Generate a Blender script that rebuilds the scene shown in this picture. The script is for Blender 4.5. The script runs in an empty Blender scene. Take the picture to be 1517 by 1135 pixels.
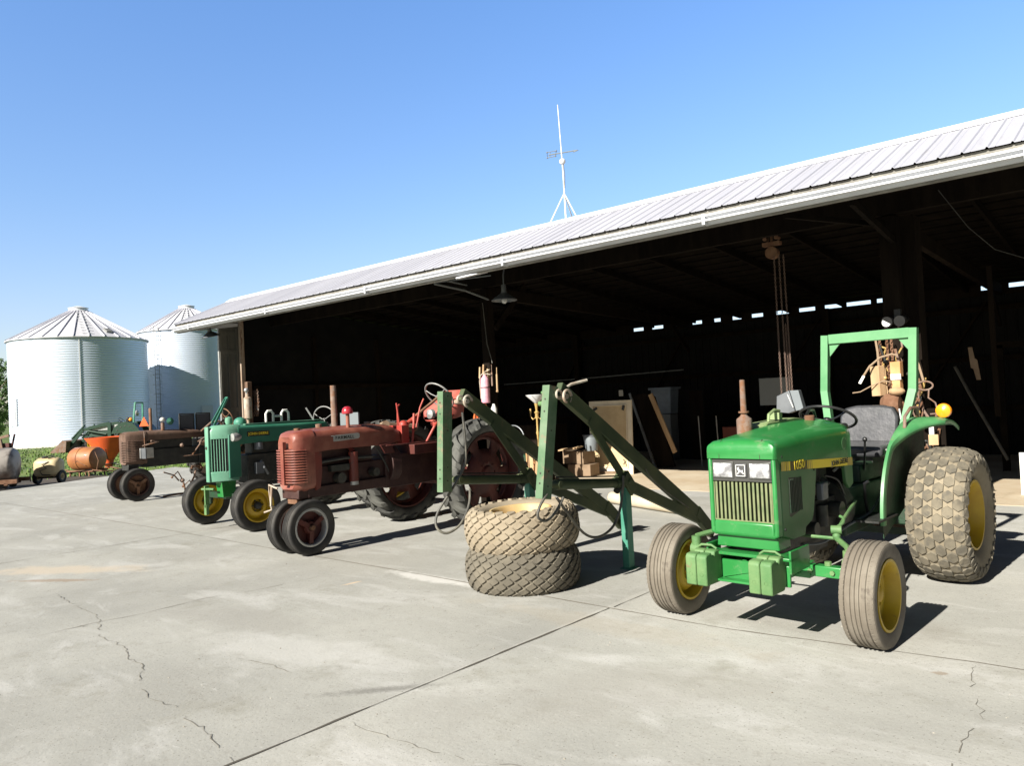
SUN=5.0; SKY=.06; EXPO=1.13; SKY_AIR=1.0; SKY_DUST=1.0; SKY_OZ=1.5; SKYBACK=.8; SKYRAMP=[(0,(1.44,1.36,1.42)),(.12,(1.42,1.40,1.57)),(.25,(1.32,1.50,1.76)),(.48,(1.26,1.66,2.12)),(.62,(.5,.6,.7)),(.75,(.15,.18,.22)),(1,(.12,.14,.17))]
import bpy, bmesh, math, random
from mathutils import Vector, Matrix, noise
random.seed(7)
SC=bpy.context.scene; COL=SC.collection
R=math.radians; PI=math.pi; sin=math.sin; cos=math.cos

# ------------------------------------------------------------------ materials
def mat(name, col, rough=.6, metal=0, col2=None, vs=3., detail=6, thr=(.4,.65), bump=0, bs=30., spec=.5, coat=0, wear=None, wthr=(.6,.64), ws=9., stretch=None, dust=None):
    m=bpy.data.materials.new(name); m.use_nodes=True; nt=m.node_tree; n=nt.nodes; L=nt.links
    b=n['Principled BSDF']; b.inputs['Roughness'].default_value=rough; b.inputs['Metallic'].default_value=metal
    b.inputs['Specular IOR Level'].default_value=spec; b.inputs['Coat Weight'].default_value=coat
    b.inputs['Base Color'].default_value=(*col,1)
    tc=n.new('ShaderNodeTexCoord'); vec=tc.outputs['Object']
    if stretch:
        mp=n.new('ShaderNodeMapping'); mp.inputs['Scale'].default_value=stretch; L.new(vec,mp.inputs[0]); vec=mp.outputs[0]
    cur=None
    def noi(scale,det=detail,rgh=.6):
        t=n.new('ShaderNodeTexNoise'); t.inputs['Scale'].default_value=scale; t.inputs['Detail'].default_value=det; t.inputs['Roughness'].default_value=rgh
        L.new(vec,t.inputs['Vector']); return t.outputs['Fac']
    def ramp(f,a,c):
        r=n.new('ShaderNodeMapRange'); r.inputs[1].default_value=a; r.inputs[2].default_value=c; r.clamp=True; L.new(f,r.inputs[0]); return r.outputs[0]
    def mix(f,A,B):
        x=n.new('ShaderNodeMix'); x.data_type='RGBA'; L.new(f,x.inputs[0])
        for s,v in ((6,A),(7,B)):
            if isinstance(v,tuple): x.inputs[s].default_value=(*v,1)
            else: L.new(v,x.inputs[s])
        return x.outputs[2]
    if col2: cur=mix(ramp(noi(vs),*thr),col,col2)
    if wear:
        wm=ramp(noi(ws,8,.7),*wthr); cur=mix(wm,cur or col,wear)
    if dust:
        cur=mix(ramp(noi(1.7,5),.35,.75),cur or col,dust)
    if cur: L.new(cur,b.inputs['Base Color'])
    rv=n.new('ShaderNodeMapRange'); rv.inputs[3].default_value=max(.03,rough-.1); rv.inputs[4].default_value=min(1,rough+.15); L.new(noi(12),rv.inputs[0]); L.new(rv.outputs[0],b.inputs['Roughness'])
    if bump:
        bp=n.new('ShaderNodeBump'); bp.inputs['Strength'].default_value=bump; bp.inputs['Distance'].default_value=.02; L.new(noi(bs,5),bp.inputs['Height']); L.new(bp.outputs[0],b.inputs['Normal'])
    return m
M={}
def dm(k,*a,**kw): M[k]=mat(k,*a,**kw)
dm('bright_green',(.018,.165,.035),.32,col2=(.030,.215,.052),vs=2.5,coat=.25,wear=(.11,.20,.09),wthr=(.58,.72),ws=9)
dm('side_green',(.018,.14,.035),.4,col2=(.04,.17,.05),vs=3,dust=(.08,.13,.06),wear=(.14,.18,.09),wthr=(.62,.74),ws=12)
dm('faded_green',(.07,.165,.055),.6,col2=(.13,.22,.085),vs=5,wear=(.16,.13,.07),wthr=(.64,.7),bump=.15,bs=60)
dm('rops_green',(.075,.235,.095),.5,col2=(.115,.29,.13),vs=3,wear=(.06,.14,.05),wthr=(.68,.72))
dm('pale_green',(.22,.28,.13),.6,col2=(.15,.22,.08),vs=7)
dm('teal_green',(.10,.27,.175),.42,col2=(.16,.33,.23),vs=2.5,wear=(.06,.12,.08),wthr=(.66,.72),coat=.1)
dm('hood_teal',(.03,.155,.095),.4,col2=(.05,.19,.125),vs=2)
dm('loader_green',(.055,.125,.055),.65,col2=(.14,.20,.12),vs=2.6,wear=(.22,.15,.10),wthr=(.56,.66),ws=5,bump=.1)
dm('loader_arm',(.035,.055,.02),.65,col2=(.075,.09,.035),vs=3,wear=(.12,.08,.05),wthr=(.64,.72),ws=6)
dm('leg_teal',(.035,.18,.12),.5,col2=(.07,.24,.165),vs=4,wear=(.12,.08,.04),wthr=(.64,.7))
dm('yellow',(.52,.36,.015),.45,col2=(.44,.29,.02),vs=6,wear=(.16,.11,.04),wthr=(.63,.72))
dm('yellow_shade',(.50,.33,.01),.4,col2=(.42,.26,.015),vs=6,wear=(.10,.08,.03),wthr=(.66,.72))
dm('cream_rim',(.50,.39,.20),.6,col2=(.42,.28,.12),vs=4,wear=(.25,.13,.05),wthr=(.66,.72))
dm('tyre_dusty',(.14,.12,.093),.9,col2=(.195,.172,.137),vs=5,wear=(.09,.075,.06),wthr=(.6,.72),bump=.12,bs=90)
dm('lug_dark',(.10,.088,.065),.95,col2=(.185,.16,.115),vs=6,wear=(.10,.09,.07),wthr=(.52,.6),ws=14,bump=.1)
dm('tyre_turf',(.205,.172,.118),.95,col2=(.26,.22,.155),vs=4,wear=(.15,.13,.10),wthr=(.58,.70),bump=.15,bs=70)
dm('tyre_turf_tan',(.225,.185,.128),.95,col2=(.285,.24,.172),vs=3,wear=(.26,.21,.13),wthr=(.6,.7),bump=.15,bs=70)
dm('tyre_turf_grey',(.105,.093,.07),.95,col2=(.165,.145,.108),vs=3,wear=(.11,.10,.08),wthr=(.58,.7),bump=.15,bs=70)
dm('tyre_dark',(.022,.021,.02),.75,col2=(.05,.046,.04),vs=5,bump=.1,bs=80)
dm('tyre_ag',(.035,.035,.032),.8,col2=(.10,.10,.088),vs=4,bump=.1,bs=80)
dm('tyre_side_grey',(.10,.09,.075),.85,col2=(.17,.155,.13),vs=4,bump=.1)
dm('red_faded',(.165,.038,.025),.5,col2=(.27,.095,.06),vs=3,wear=(.14,.06,.035),wthr=(.56,.68),ws=7,bump=.1,coat=.15)
dm('red_side',(.17,.028,.018),.5,col2=(.12,.03,.02),vs=4,wear=(.06,.03,.02),wthr=(.6,.7))
dm('red_bright',(.30,.028,.02),.5,col2=(.36,.07,.045),vs=4,wear=(.2,.05,.03),wthr=(.6,.7))
dm('red_pink',(.48,.12,.09),.6,col2=(.38,.07,.05),vs=5)
dm('red_cap',(.30,.008,.02),.3,col2=(.38,.05,.06),vs=20)
dm('engine_red',(.03,.008,.006),.6,col2=(.05,.02,.014),vs=8,bump=.2)
dm('dark_red',(.05,.008,.006),.6,col2=(.10,.02,.012),vs=5)
dm('rust',(.13,.06,.03),.85,col2=(.22,.12,.07),vs=7,bump=.2)
dm('rust_pale',(.155,.10,.075),.85,col2=(.23,.165,.13),vs=10,wear=(.17,.08,.04),wthr=(.5,.6),bump=.1)
dm('rust_brown',(.10,.055,.036),.75,col2=(.17,.105,.075),vs=3,wear=(.08,.05,.035),wthr=(.52,.64),ws=6,bump=.15)
dm('black_iron',(.012,.013,.012),.55,col2=(.03,.03,.026),vs=8,bump=.2)
dm('oily',(.02,.022,.018),.45,col2=(.05,.045,.035),vs=10,wear=(.12,.10,.07),wthr=(.66,.7),bump=.2)
dm('green_iron',(.012,.05,.022),.5,col2=(.02,.03,.018),vs=6,bump=.15)
dm('black_paint',(.012,.012,.012),.35)
dm('grey_metal',(.22,.22,.21),.5,.3,col2=(.3,.3,.29),vs=8)
dm('light_metal',(.45,.45,.43),.4,.5,col2=(.35,.35,.34),vs=9)
dm('white_paint',(.72,.71,.66),.5,col2=(.62,.61,.56),vs=6)
dm('aluminium_paint',(.5,.5,.48),.55,col2=(.42,.41,.38),vs=8,wear=(.25,.2,.15),wthr=(.64,.7))
dm('lamp_glass',(.50,.50,.51),.12,col2=(.20,.20,.21),vs=16,thr=(.42,.58),coat=1,bump=.3,bs=40)
dm('lamp_bezel',(.055,.055,.05),.35,.1)
dm('badge',(.06,.06,.06),.4)
dm('badge_white',(.75,.75,.72),.4)
dm('decal_yellow',(.86,.66,.03),.4)
dm('decal_tan',(.50,.38,.08),.5)
dm('decal_black',(.03,.03,.02),.5)
dm('slat',(.16,.18,.085),.6,col2=(.11,.14,.06),vs=14)
dm('vinyl',(.038,.039,.042),.34,col2=(.065,.065,.07),vs=5,bump=.15,bs=14,coat=.2)
dm('steer_black',(.02,.02,.02),.35)
dm('amber',(.95,.30,.01),.3,coat=.6)
dm('orange_plastic',(.62,.095,.02),.5,col2=(.5,.07,.02),vs=3)
dm('orange_tank',(.34,.14,.045),.55,col2=(.26,.09,.03),vs=3,coat=.2)
dm('cream_plastic',(.50,.41,.24),.5,col2=(.42,.32,.17),vs=4)
dm('grey_tank',(.34,.31,.28),.6,col2=(.10,.075,.065),vs=2,thr=(.45,.62),bump=.1)
dm('dark_green',(.005,.032,.014),.4)
dm('smv_orange',(.9,.10,.01),.6)
dm('roof_metal',(.42,.425,.475),.55,.1,col2=(.36,.365,.415),vs=.5,wear=(.30,.29,.30),wthr=(.58,.8),ws=5,stretch=(2.2,.25,.25),bump=.02)
dm('ridge_white',(.72,.73,.75),.5,col2=(.62,.63,.66),vs=2)
dm('gutter_white',(.62,.635,.67),.45,col2=(.56,.575,.60),vs=3,wear=(.45,.42,.36),wthr=(.66,.74))
dm('fascia_edge',(.16,.15,.13),.8,col2=(.25,.24,.21),vs=4)
dm('old_wood',(.007,.0048,.0035),.95,spec=.1,col2=(.014,.010,.007),vs=5,bump=.3,stretch=(1,1,.2))  # darker than real timber; the shed's deep shade is put into the colour
dm('rafter_wood',(.0035,.0027,.002),.95,spec=.08,col2=(.009,.0065,.0045),vs=4,bump=.2)  # near black, roof gloom painted into the timber colour
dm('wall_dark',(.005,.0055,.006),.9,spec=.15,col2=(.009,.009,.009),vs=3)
dm('panel_wood',(.09,.09,.078),.85,col2=(.14,.135,.115),vs=4,stretch=(1,1,.15),bump=.2)
dm('pale_post',(.28,.20,.14),.85,col2=(.42,.36,.30),vs=4,stretch=(1,1,.25),wear=(.16,.08,.05),wthr=(.55,.62))
dm('brown_post',(.08,.045,.028),.9,col2=(.2,.12,.08),vs=4,stretch=(1,1,.2))
dm('bin_steel',(.62,.69,.80),.42,.35,col2=(.56,.64,.76),vs=.4,spec=.5)  # sky reflection painted in: bluish base on otherwise grey galvanised steel
dm('bin_roof',(.66,.66,.70),.5,.25,col2=(.60,.60,.64),vs=.5)
dm('bin_rib',(.55,.55,.60),.5,.2)
dm('bin_white',(.75,.76,.78),.5,.2)
dm('bin_door',(.62,.64,.68),.5,.3)
dm('board_tan',(.50,.38,.22),.8,col2=(.42,.31,.17),vs=3,bump=.05)
dm('board_cream',(.66,.58,.44),.75,col2=(.58,.50,.37),vs=4)
dm('box_brown',(.17,.115,.07),.9,col2=(.24,.17,.11),vs=4)
dm('wood_block',(.46,.32,.18),.8,col2=(.34,.21,.11),vs=4,stretch=(1,1,.3))
dm('wood_orange',(.48,.23,.09),.7,col2=(.55,.32,.15),vs=4)
dm('orange_cord',(.70,.16,.04),.6)
dm('rope_tan',(.28,.20,.13),.9)
dm('hose',(.06,.058,.05),.6,col2=(.15,.14,.11),vs=8)
dm('brass',(.55,.38,.14),.4,.3,col2=(.45,.3,.1),vs=6)
dm('milk_glass',(.62,.62,.62),.4)
dm('blue_grey_plastic',(.14,.18,.23),.5,col2=(.10,.13,.17),vs=3)
dm('sheet_grey',(.15,.17,.18),.5)
dm('galv',(.15,.16,.17),.45,.3,col2=(.11,.12,.13),vs=6)
dm('red_wood',(.14,.035,.02),.7)
dm('blue_plastic',(.02,.16,.55),.5)
dm('pinkish',(.72,.40,.46),.4,col2=(.62,.25,.32),vs=5)
dm('bark',(.09,.06,.04),.95)
dm('pipe_tan',(.42,.35,.24),.8,col2=(.5,.44,.33),vs=2)
dm('joint_dark',(.085,.075,.06),.95)
dm('joint_mid',(.20,.18,.15),.95)
dm('white_rust',(.42,.38,.31),.6,col2=(.26,.17,.11),vs=8)

# ------------------------------------------------------------------ mesh builder
class MB:
    def __init__(s): s.v=[]; s.f=[]
    def add(s,vs,fs,mx=None):
        k=len(s.v)
        for v in vs: s.v.append(tuple(mx@Vector(v)) if mx else tuple(v))
        for f in fs: s.f.append(tuple(i+k for i in f))
        return s
    def box(s,c,d,rz=0,rx=0,ry=0):
        x,y,z=d[0]/2,d[1]/2,d[2]/2
        mx=Matrix.Translation(c)@Matrix.Rotation(rz,4,'Z')@Matrix.Rotation(ry,4,'Y')@Matrix.Rotation(rx,4,'X')
        return s.add([(-x,-y,-z),(x,-y,-z),(x,y,-z),(-x,y,-z),(-x,-y,z),(x,-y,z),(x,y,z),(-x,y,z)],
            [(0,3,2,1),(4,5,6,7),(0,1,5,4),(1,2,6,5),(2,3,7,6),(3,0,4,7)],mx)
    def bb(s,a,b):
        return s.box([(a[i]+b[i])/2 for i in range(3)],[abs(b[i]-a[i]) for i in range(3)])
    def bar(s,a,b,w,h,up=(0,0,1)):
        a=Vector(a); b=Vector(b); d=(b-a); L=d.length; d.normalize(); u=Vector(up)
        if abs(d.dot(u))>.98: u=Vector((1,0,0))
        x=d.cross(u).normalized(); z=x.cross(d).normalized()
        mx=Matrix((x,d,z)).transposed().to_4x4(); mx.translation=(a+b)/2
        w/=2;h/=2;L/=2
        return s.add([(-w,-L,-h),(w,-L,-h),(w,L,-h),(-w,L,-h),(-w,-L,h),(w,-L,h),(w,L,h),(-w,L,h)],
            [(0,3,2,1),(4,5,6,7),(0,1,5,4),(1,2,6,5),(2,3,7,6),(3,0,4,7)],mx)
    def tube(s,pts,r,n=8,closed=False,caps=True):
        P=[Vector(p) for p in pts]; m=len(P); rr=r if isinstance(r,(list,tuple)) else [r]*m
        k=len(s.v); prev=None
        for i,p in enumerate(P):
            if closed: t=P[(i+1)%m]-P[i-1]
            else: t=P[min(i+1,m-1)]-P[max(i-1,0)]
            t.normalize()
            if prev is None:
                u=Vector((0,0,1)) if abs(t.z)<.9 else Vector((1,0,0))
                x=t.cross(u).normalized()
            else: x=(prev-t*prev.dot(t)).normalized()
            prev=x; y=t.cross(x)
            for j in range(n):
                a=2*PI*j/n; s.v.append(tuple(p+(x*cos(a)+y*sin(a))*rr[i]))
        for i in range(m if closed else m-1):
            for j in range(n):
                a=k+i*n+j; b=k+i*n+(j+1)%n; i2=(i+1)%m; c=k+i2*n+(j+1)%n; d=k+i2*n+j
                s.f.append((a,b,c,d))
        if caps and not closed:
            s.f.append(tuple(k+j for j in range(n))[::-1]); s.f.append(tuple(k+(m-1)*n+j for j in range(n)))
        return s
    def cyl(s,a,b,r,n=16,r2=None): return s.tube([a,b],[r,r if r2 is None else r2],n)
    def lathe(s,prof,o=(0,0,0),axis='Z',n=24,a0=0,a1=2*PI,closed_prof=False):
        # prof: (along, radius)
        k=len(s.v); full=abs(a1-a0-2*PI)<1e-6; m=n if full else n+1
        for (h,r) in prof:
            for j in range(m):
                a=a0+(a1-a0)*j/n; c,d=r*cos(a),r*sin(a)
                v={'Z':(c,d,h),'X':(h,c,d),'Y':(d,h,c)}[axis]
                s.v.append((v[0]+o[0],v[1]+o[1],v[2]+o[2]))
        q=len(prof)
        for i in range(q if closed_prof else q-1):
            i2=(i+1)%q
            for j in range(n):
                j2=(j+1)%m
                s.f.append((k+i*m+j,k+i*m+j2,k+i2*m+j2,k+i2*m+j))
        return s
    def prism(s,poly,a,b,axis='X',o=(0,0,0)):
        # poly in the plane perpendicular to axis: X->(y,z)  Y->(x,z)  Z->(x,y)
        k=len(s.v); m=len(poly)
        for h in (a,b):
            for (p,q) in poly:
                v={'X':(h,p,q),'Y':(p,h,q),'Z':(p,q,h)}[axis]; s.v.append((v[0]+o[0],v[1]+o[1],v[2]+o[2]))
        s.f.append(tuple(range(k,k+m))); s.f.append(tuple(range(k+2*m-1,k+m-1,-1)))
        for j in range(m): s.f.append((k+j,k+m+j,k+m+(j+1)%m,k+(j+1)%m))
        return s
    def ball(s,c,r,n=12,m=8,sc=(1,1,1)):
        k=len(s.v)
        for i in range(m+1):
            t=PI*i/m
            for j in range(n):
                a=2*PI*j/n; s.v.append((c[0]+r*sc[0]*sin(t)*cos(a),c[1]+r*sc[1]*sin(t)*sin(a),c[2]+r*sc[2]*cos(t)))
        for i in range(m):
            for j in range(n): s.f.append((k+i*n+j,k+(i+1)*n+j,k+(i+1)*n+(j+1)%n,k+i*n+(j+1)%n))
        return s
    def build(s,name,m,parent=None,smooth=True,bevel=0,ang=38,fix=True):
        me=bpy.data.meshes.new(name); me.from_pydata(s.v,[],s.f); me.update()
        if fix:
            bm=bmesh.new(); bm.from_mesh(me); bmesh.ops.remove_doubles(bm,verts=bm.verts,dist=1e-5); bmesh.ops.recalc_face_normals(bm,faces=bm.faces); bm.to_mesh(me); bm.free()
        if smooth:
            me.polygons.foreach_set('use_smooth',[True]*len(me.polygons)); me.set_sharp_from_angle(angle=R(ang))
        me.materials.append(M[m] if isinstance(m,str) else m)
        o=bpy.data.objects.new(name,me); COL.objects.link(o)
        if parent: o.parent=parent
        if bevel:
            b=o.modifiers.new('Bevel','BEVEL'); b.width=bevel; b.segments=2; b.limit_method='ANGLE'; b.angle_limit=R(35); b.harden_normals=False
        return o
def tag(o,label,cat,group=None,kind=None):
    if label: o['label']=label
    if cat: o['category']=cat
    if group: o['group']=group
    if kind: o['kind']=kind
    return o
def thing(name,label,cat,loc=(0,0,0),rz=0,group=None):
    o=bpy.data.objects.new(name,None); o.empty_display_size=.1; COL.objects.link(o); o.location=loc; o.rotation_euler=(0,0,rz)
    return tag(o,label,cat,group)
def structure(o): o['kind']='structure'; return o
def copy_tree(o,parent=None):
    c=o.copy(); COL.objects.link(c); c.parent=parent
    for ch in list(o.children): copy_tree(ch,c)
    return c
def text(name,s,size,m,parent,loc,rot,ext=.001,space=1.,sx=1.,bold=0):
    cu=bpy.data.curves.new(name,'FONT'); cu.body=s; cu.size=size; cu.extrude=ext; cu.space_character=space; cu.align_x='CENTER'; cu.align_y='CENTER'; cu.resolution_u=3; cu.offset=bold
    t=bpy.data.objects.new('tmp',cu); COL.objects.link(t); dg=bpy.context.evaluated_depsgraph_get()
    me=bpy.data.meshes.new_from_object(t.evaluated_get(dg)); bpy.data.objects.remove(t)
    me.materials.clear(); me.materials.append(M[m]); o=bpy.data.objects.new(name,me); COL.objects.link(o); o.parent=parent; o.location=loc; o.rotation_euler=rot; o.scale=(sx,1,1)
    return o
def sm(pts,k=5):
    P=[Vector(p) for p in pts]; out=[]
    for i in range(len(P)-1):
        a=P[max(i-1,0)]; b=P[i]; c=P[i+1]; d=P[min(i+2,len(P)-1)]
        for j in range(k):
            t=j/k; out.append(.5*((2*b)+(c-a)*t+(2*a-5*b+4*c-d)*t*t+(3*b-a-3*c+d)*t**3))
    return out+[P[-1]]
def arc(c,r,a0,a1,n,pl='yz',x=0):
    out=[]
    for i in range(n+1):
        a=R(a0+(a1-a0)*i/n); p,q=c[0]+r*cos(a),c[1]+r*sin(a)
        out.append((x,p,q) if pl=='yz' else (p,x,q) if pl=='xz' else (p,q,x))
    return out

# ------------------------------------------------------------------ tyres and wheels (axis along X)
def S(v,e): return math.copysign(abs(v)**e,v)
class Tyre:
    def __init__(s,Ro,w,Ri,e=.62,T=66):
        s.Ro=Ro; s.w=w/2; s.Ri=Ri; s.e=e; s.Rm=(Ro+Ri)/2+.1*(Ro-Ri); s.h=Ro-s.Rm; s.T=R(T); s.tab=[]; acc=0; p0=None
        for i in range(401):          # arc length table across the tread
            t=-R(100)+R(200)*i/400; p=s.prof(t)
            if p0: acc+=math.dist(p,p0)
            p0=p; s.tab.append((acc,t))
        m=acc/2; s.tab=[(a-m,t) for a,t in s.tab]; s.half=[a for a,t in s.tab if t<=s.T][-1]
    def tt(s,v):
        q=v*s.half; T=s.tab; lo,hi=0,400
        while hi-lo>1:
            k=(lo+hi)//2
            if T[k][0]<q: lo=k
            else: hi=k
        f=(q-T[lo][0])/((T[hi][0]-T[lo][0]) or 1); return T[lo][1]+(T[hi][1]-T[lo][1])*min(1.,max(0.,f))
    def prof(s,t):
        x=s.w*S(sin(t),s.e); c=cos(t)
        r=s.Rm+(s.h*S(c,s.e) if c>0 else (s.Rm-s.Ri)*S(c,.8))
        return x,r
    def pt(s,u,v,off=0):  # u angle round, v in -1..1 across tread
        t=s.tt(v); x,r=s.prof(t); x2,r2=s.prof(t+.02); x1,r1=s.prof(t-.02)
        dx,dr=x2-x1,r2-r1; L=math.hypot(dx,dr) or 1; nx,nr=-dr/L,dx/L
        x+=nx*off; r+=nr*off
        return (x,r*cos(u),r*sin(u))
    def carcass(s,mb,n=48,grooves=None):
        pr=[]
        N=26
        for i in range(N+1):
            t=-R(150)+R(300)*i/N; pr.append(s.prof(t))
        x,r=s.prof(R(150)); pr=[(-x*1.0,s.Ri-.0)]+pr+[(x,s.Ri)]
        if grooves:
            pr2=[p for p in pr if abs(p[0])>s.w*.8 or p[1]<s.Rm]; 
            L=[p for p in pr2 if p[0]<0]; Rr=[p for p in pr2 if p[0]>0]; mid=[]
            for g in grooves:
                c=g*s.w*.78
                for dx,dr in ((-.008,0),(-.0045,-.008),(.0045,-.008),(.008,0)): mid.append((c+dx,s.Ro-abs(c/s.w)**4*.03+dr))
            pr=L+mid+Rr
        mb.lathe(pr,axis='X',n=n); return mb
    def lug(s,mb,poly,h,shrink=.8,base=-.004):
        # poly: list of (u angle, v); extrude to height h
        k=len(mb.v); m=len(poly); cu=sum(p[0] for p in poly)/m; cv=sum(p[1] for p in poly)/m
        for u,v in poly: mb.v.append(s.pt(u,v,base))
        for u,v in poly: mb.v.append(s.pt(cu+(u-cu)*shrink,cv+(v-cv)*shrink,h))
        mb.f.append(tuple(range(k+m,k+2*m)))
        for j in range(m): mb.f.append((k+j,k+(j+1)%m,k+m+(j+1)%m,k+m+j))
def turf_tyre(Ro,w,Ri,kind,N,seed=0,e=.66):
    t=Tyre(Ro-.014,w,Ri,e=e,T=72); mb=MB(); t.carcass(mb,n=64); car=mb; mb=MB(); rnd=random.Random(seed)
    du=2*PI/N
    if kind=='hex':
        rows=8; vs=[-1.1+2.2*i/(rows-1) for i in range(rows)]; dv=vs[1]-vs[0]
        for i,v in enumerate(vs):
            for k in range(N):
                u=k*du+(du/2 if i%2 else 0); a=.62*du; b=.68*dv
                t.lug(mb,[(u-a*.72,v),(u-a*.36,v-b*.86),(u+a*.36,v-b*.86),(u+a*.72,v),(u+a*.36,v+b*.86),(u-a*.36,v+b*.86)][::-1],.013+rnd.uniform(-.003,.002),.86)
    else:
        rows=11; vs=[-1.12+2.24*i/(rows-1) for i in range(rows)]; dv=vs[1]-vs[0]
        for i,v in enumerate(vs):
            for k in range(N):
                u=k*du+(du/2 if i%2 else 0); a=.43*du; b=.86*dv; sk=.10*du; c_=.22
                P=[(u-a,v),(u-sk,v-b),(u+a,v),(u+sk,v+b)]; Q=[]
                for j in range(4):
                    p=P[j]; o=P[j-1]; n_=P[(j+1)%4]; Q.append((p[0]+(o[0]-p[0])*c_*.6,p[1]+(o[1]-p[1])*c_*.6)); Q.append((p[0]+(n_[0]-p[0])*c_*.6,p[1]+(n_[1]-p[1])*c_*.6))
                t.lug(mb,Q[::-1],.015+rnd.uniform(-.003,.002),.84)
    return car,mb
def rib_tyre(Ro,w,Ri,gro=(-.8,-.4,0,.4,.8),e=.5):
    t=Tyre(Ro,w,Ri,e=e); mb=MB(); t.carcass(mb,n=64,grooves=gro); return mb
def ag_tyre(Ro,w,Ri,N=22,h=.034,lean=.16,sign=1):
    t=Tyre(Ro-h,w,Ri,e=.6,T=74); mb=MB(); t.carcass(mb,n=64); du=2*PI/N
    for k in range(N):
        for sd in (-1,1):
            u=k*du+(du/2 if sd>0 else 0); wd=.19*du
            n=5; lo=[]; hi=[]
            for i in range(n+1):
                f=i/n; v=sd*(-.04+1.12*f); uu=u+sign*lean*(f**.8)*1.6
                lo.append((uu-wd*(1+.3*(1-f)),v)); hi.append((uu+wd*(1+.3*(1-f)),v))
            kk=len(mb.v)
            for j in range(n+1):
                for (q,off) in ((lo[j],-.006),(lo[j],h),(hi[j],h),(hi[j],-.006)):
                    c=(lo[j][0]+hi[j][0])/2; uq=q[0] if off<0 else c+(q[0]-c)*.8
                    mb.v.append(t.pt(uq,q[1],off))
            for j in range(n):
                for a in range(3): mb.f.append((kk+j*4+a,kk+j*4+a+1,kk+j*4+4+a+1,kk+j*4+4+a))
            mb.f.append((kk,kk+1,kk+2,kk+3)); mb.f.append((kk+n*4,kk+n*4+1,kk+n*4+2,kk+n*4+3))
    return mb
def wheel(parent,loc,tyre_mb,tm,rim_mb,rm,hub_mb=None,hm='black_iron',rz=0,rx=0,lugm=None):
    w=rim_mb.build('wheel',rm,parent); w.location=loc; w.rotation_euler=(rx,0,rz)
    if isinstance(tyre_mb,tuple): tyre_mb[0].build('tyre',tm,w,ang=28); tyre_mb[1].build('tread_blocks',lugm or tm,w,smooth=False)
    else: tyre_mb.build('tyre',tm,w,ang=28)
    if hub_mb: hub_mb.build('hub',hm,w)
    return w
def dish_rim(Ri,w,depth,rdisc,side=1):
    # simple pressed rim: barrel with flanges, disc at x=depth
    h=w/2; mb=MB()
    mb.lathe([(-h,Ri+.012),(-h+.008,Ri+.012),(-h+.012,Ri-.004),(-h*.55,Ri-.02),(0,Ri-.045),(h*.55,Ri-.02),(h-.012,Ri-.004),(h-.008,Ri+.012),(h,Ri+.012),
              (h,Ri-.004),(h*.6,Ri-.032),(0,Ri-.058),(-h*.6,Ri-.032),(-h,Ri-.004)],axis='X',n=40,closed_prof=True)
    mb.lathe([(depth,0.001),(depth,rdisc*.45),(depth+side*.03,rdisc*.6),(depth+side*.03,rdisc*.85),(depth,Ri-.05),(depth-side*.008,Ri-.05),(depth+side*.02,rdisc*.8),(depth-side*.012,0.001)],axis='X',n=40,closed_prof=False)
    return mb
def hub(x,r,L,side=1,bolts=5,rb=.07):
    mb=MB(); mb.lathe([(x,.001),(x+side*.0,r),(x+side*L,r*.85),(x+side*(L+.01),r*.5),(x+side*(L+.012),.001)][::1],axis='X',n=16)
    for i in range(bolts):
        a=2*PI*i/bolts; mb.cyl((x-side*.005,rb*cos(a),rb*sin(a)),(x+side*.018,rb*cos(a),rb*sin(a)),.009,6)
    return mb
def steering_wheel(parent,c,r,tilt,m='steer_black',rt=.011,spokes=3,yaw=0,col=None,cm='black_iron'):
    mx=Matrix.Translation(c)@Matrix.Rotation(yaw,4,'Z')@Matrix.Rotation(tilt,4,'X')
    mb=MB(); pts=[mx@Vector((r*cos(2*PI*i/32),r*sin(2*PI*i/32),0)) for i in range(32)]
    mb.tube(pts,rt,8,closed=True)
    for i in range(spokes):
        a=2*PI*i/spokes+PI/2; mb.tube([mx@Vector((0,0,-.03)),mx@Vector((r*.5*cos(a),r*.5*sin(a),-.025)),mx@Vector((r*cos(a),r*sin(a),0))],rt*.6,6)
    mb.cyl(mx@Vector((0,0,-.05)),mx@Vector((0,0,-.01)),.03,12)
    o=mb.build('steering_wheel',m,parent)
    if col: MB().cyl(mx@Vector((0,0,-.04)),col,.018,10).build('steering_column',cm,parent)
    return o
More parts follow.
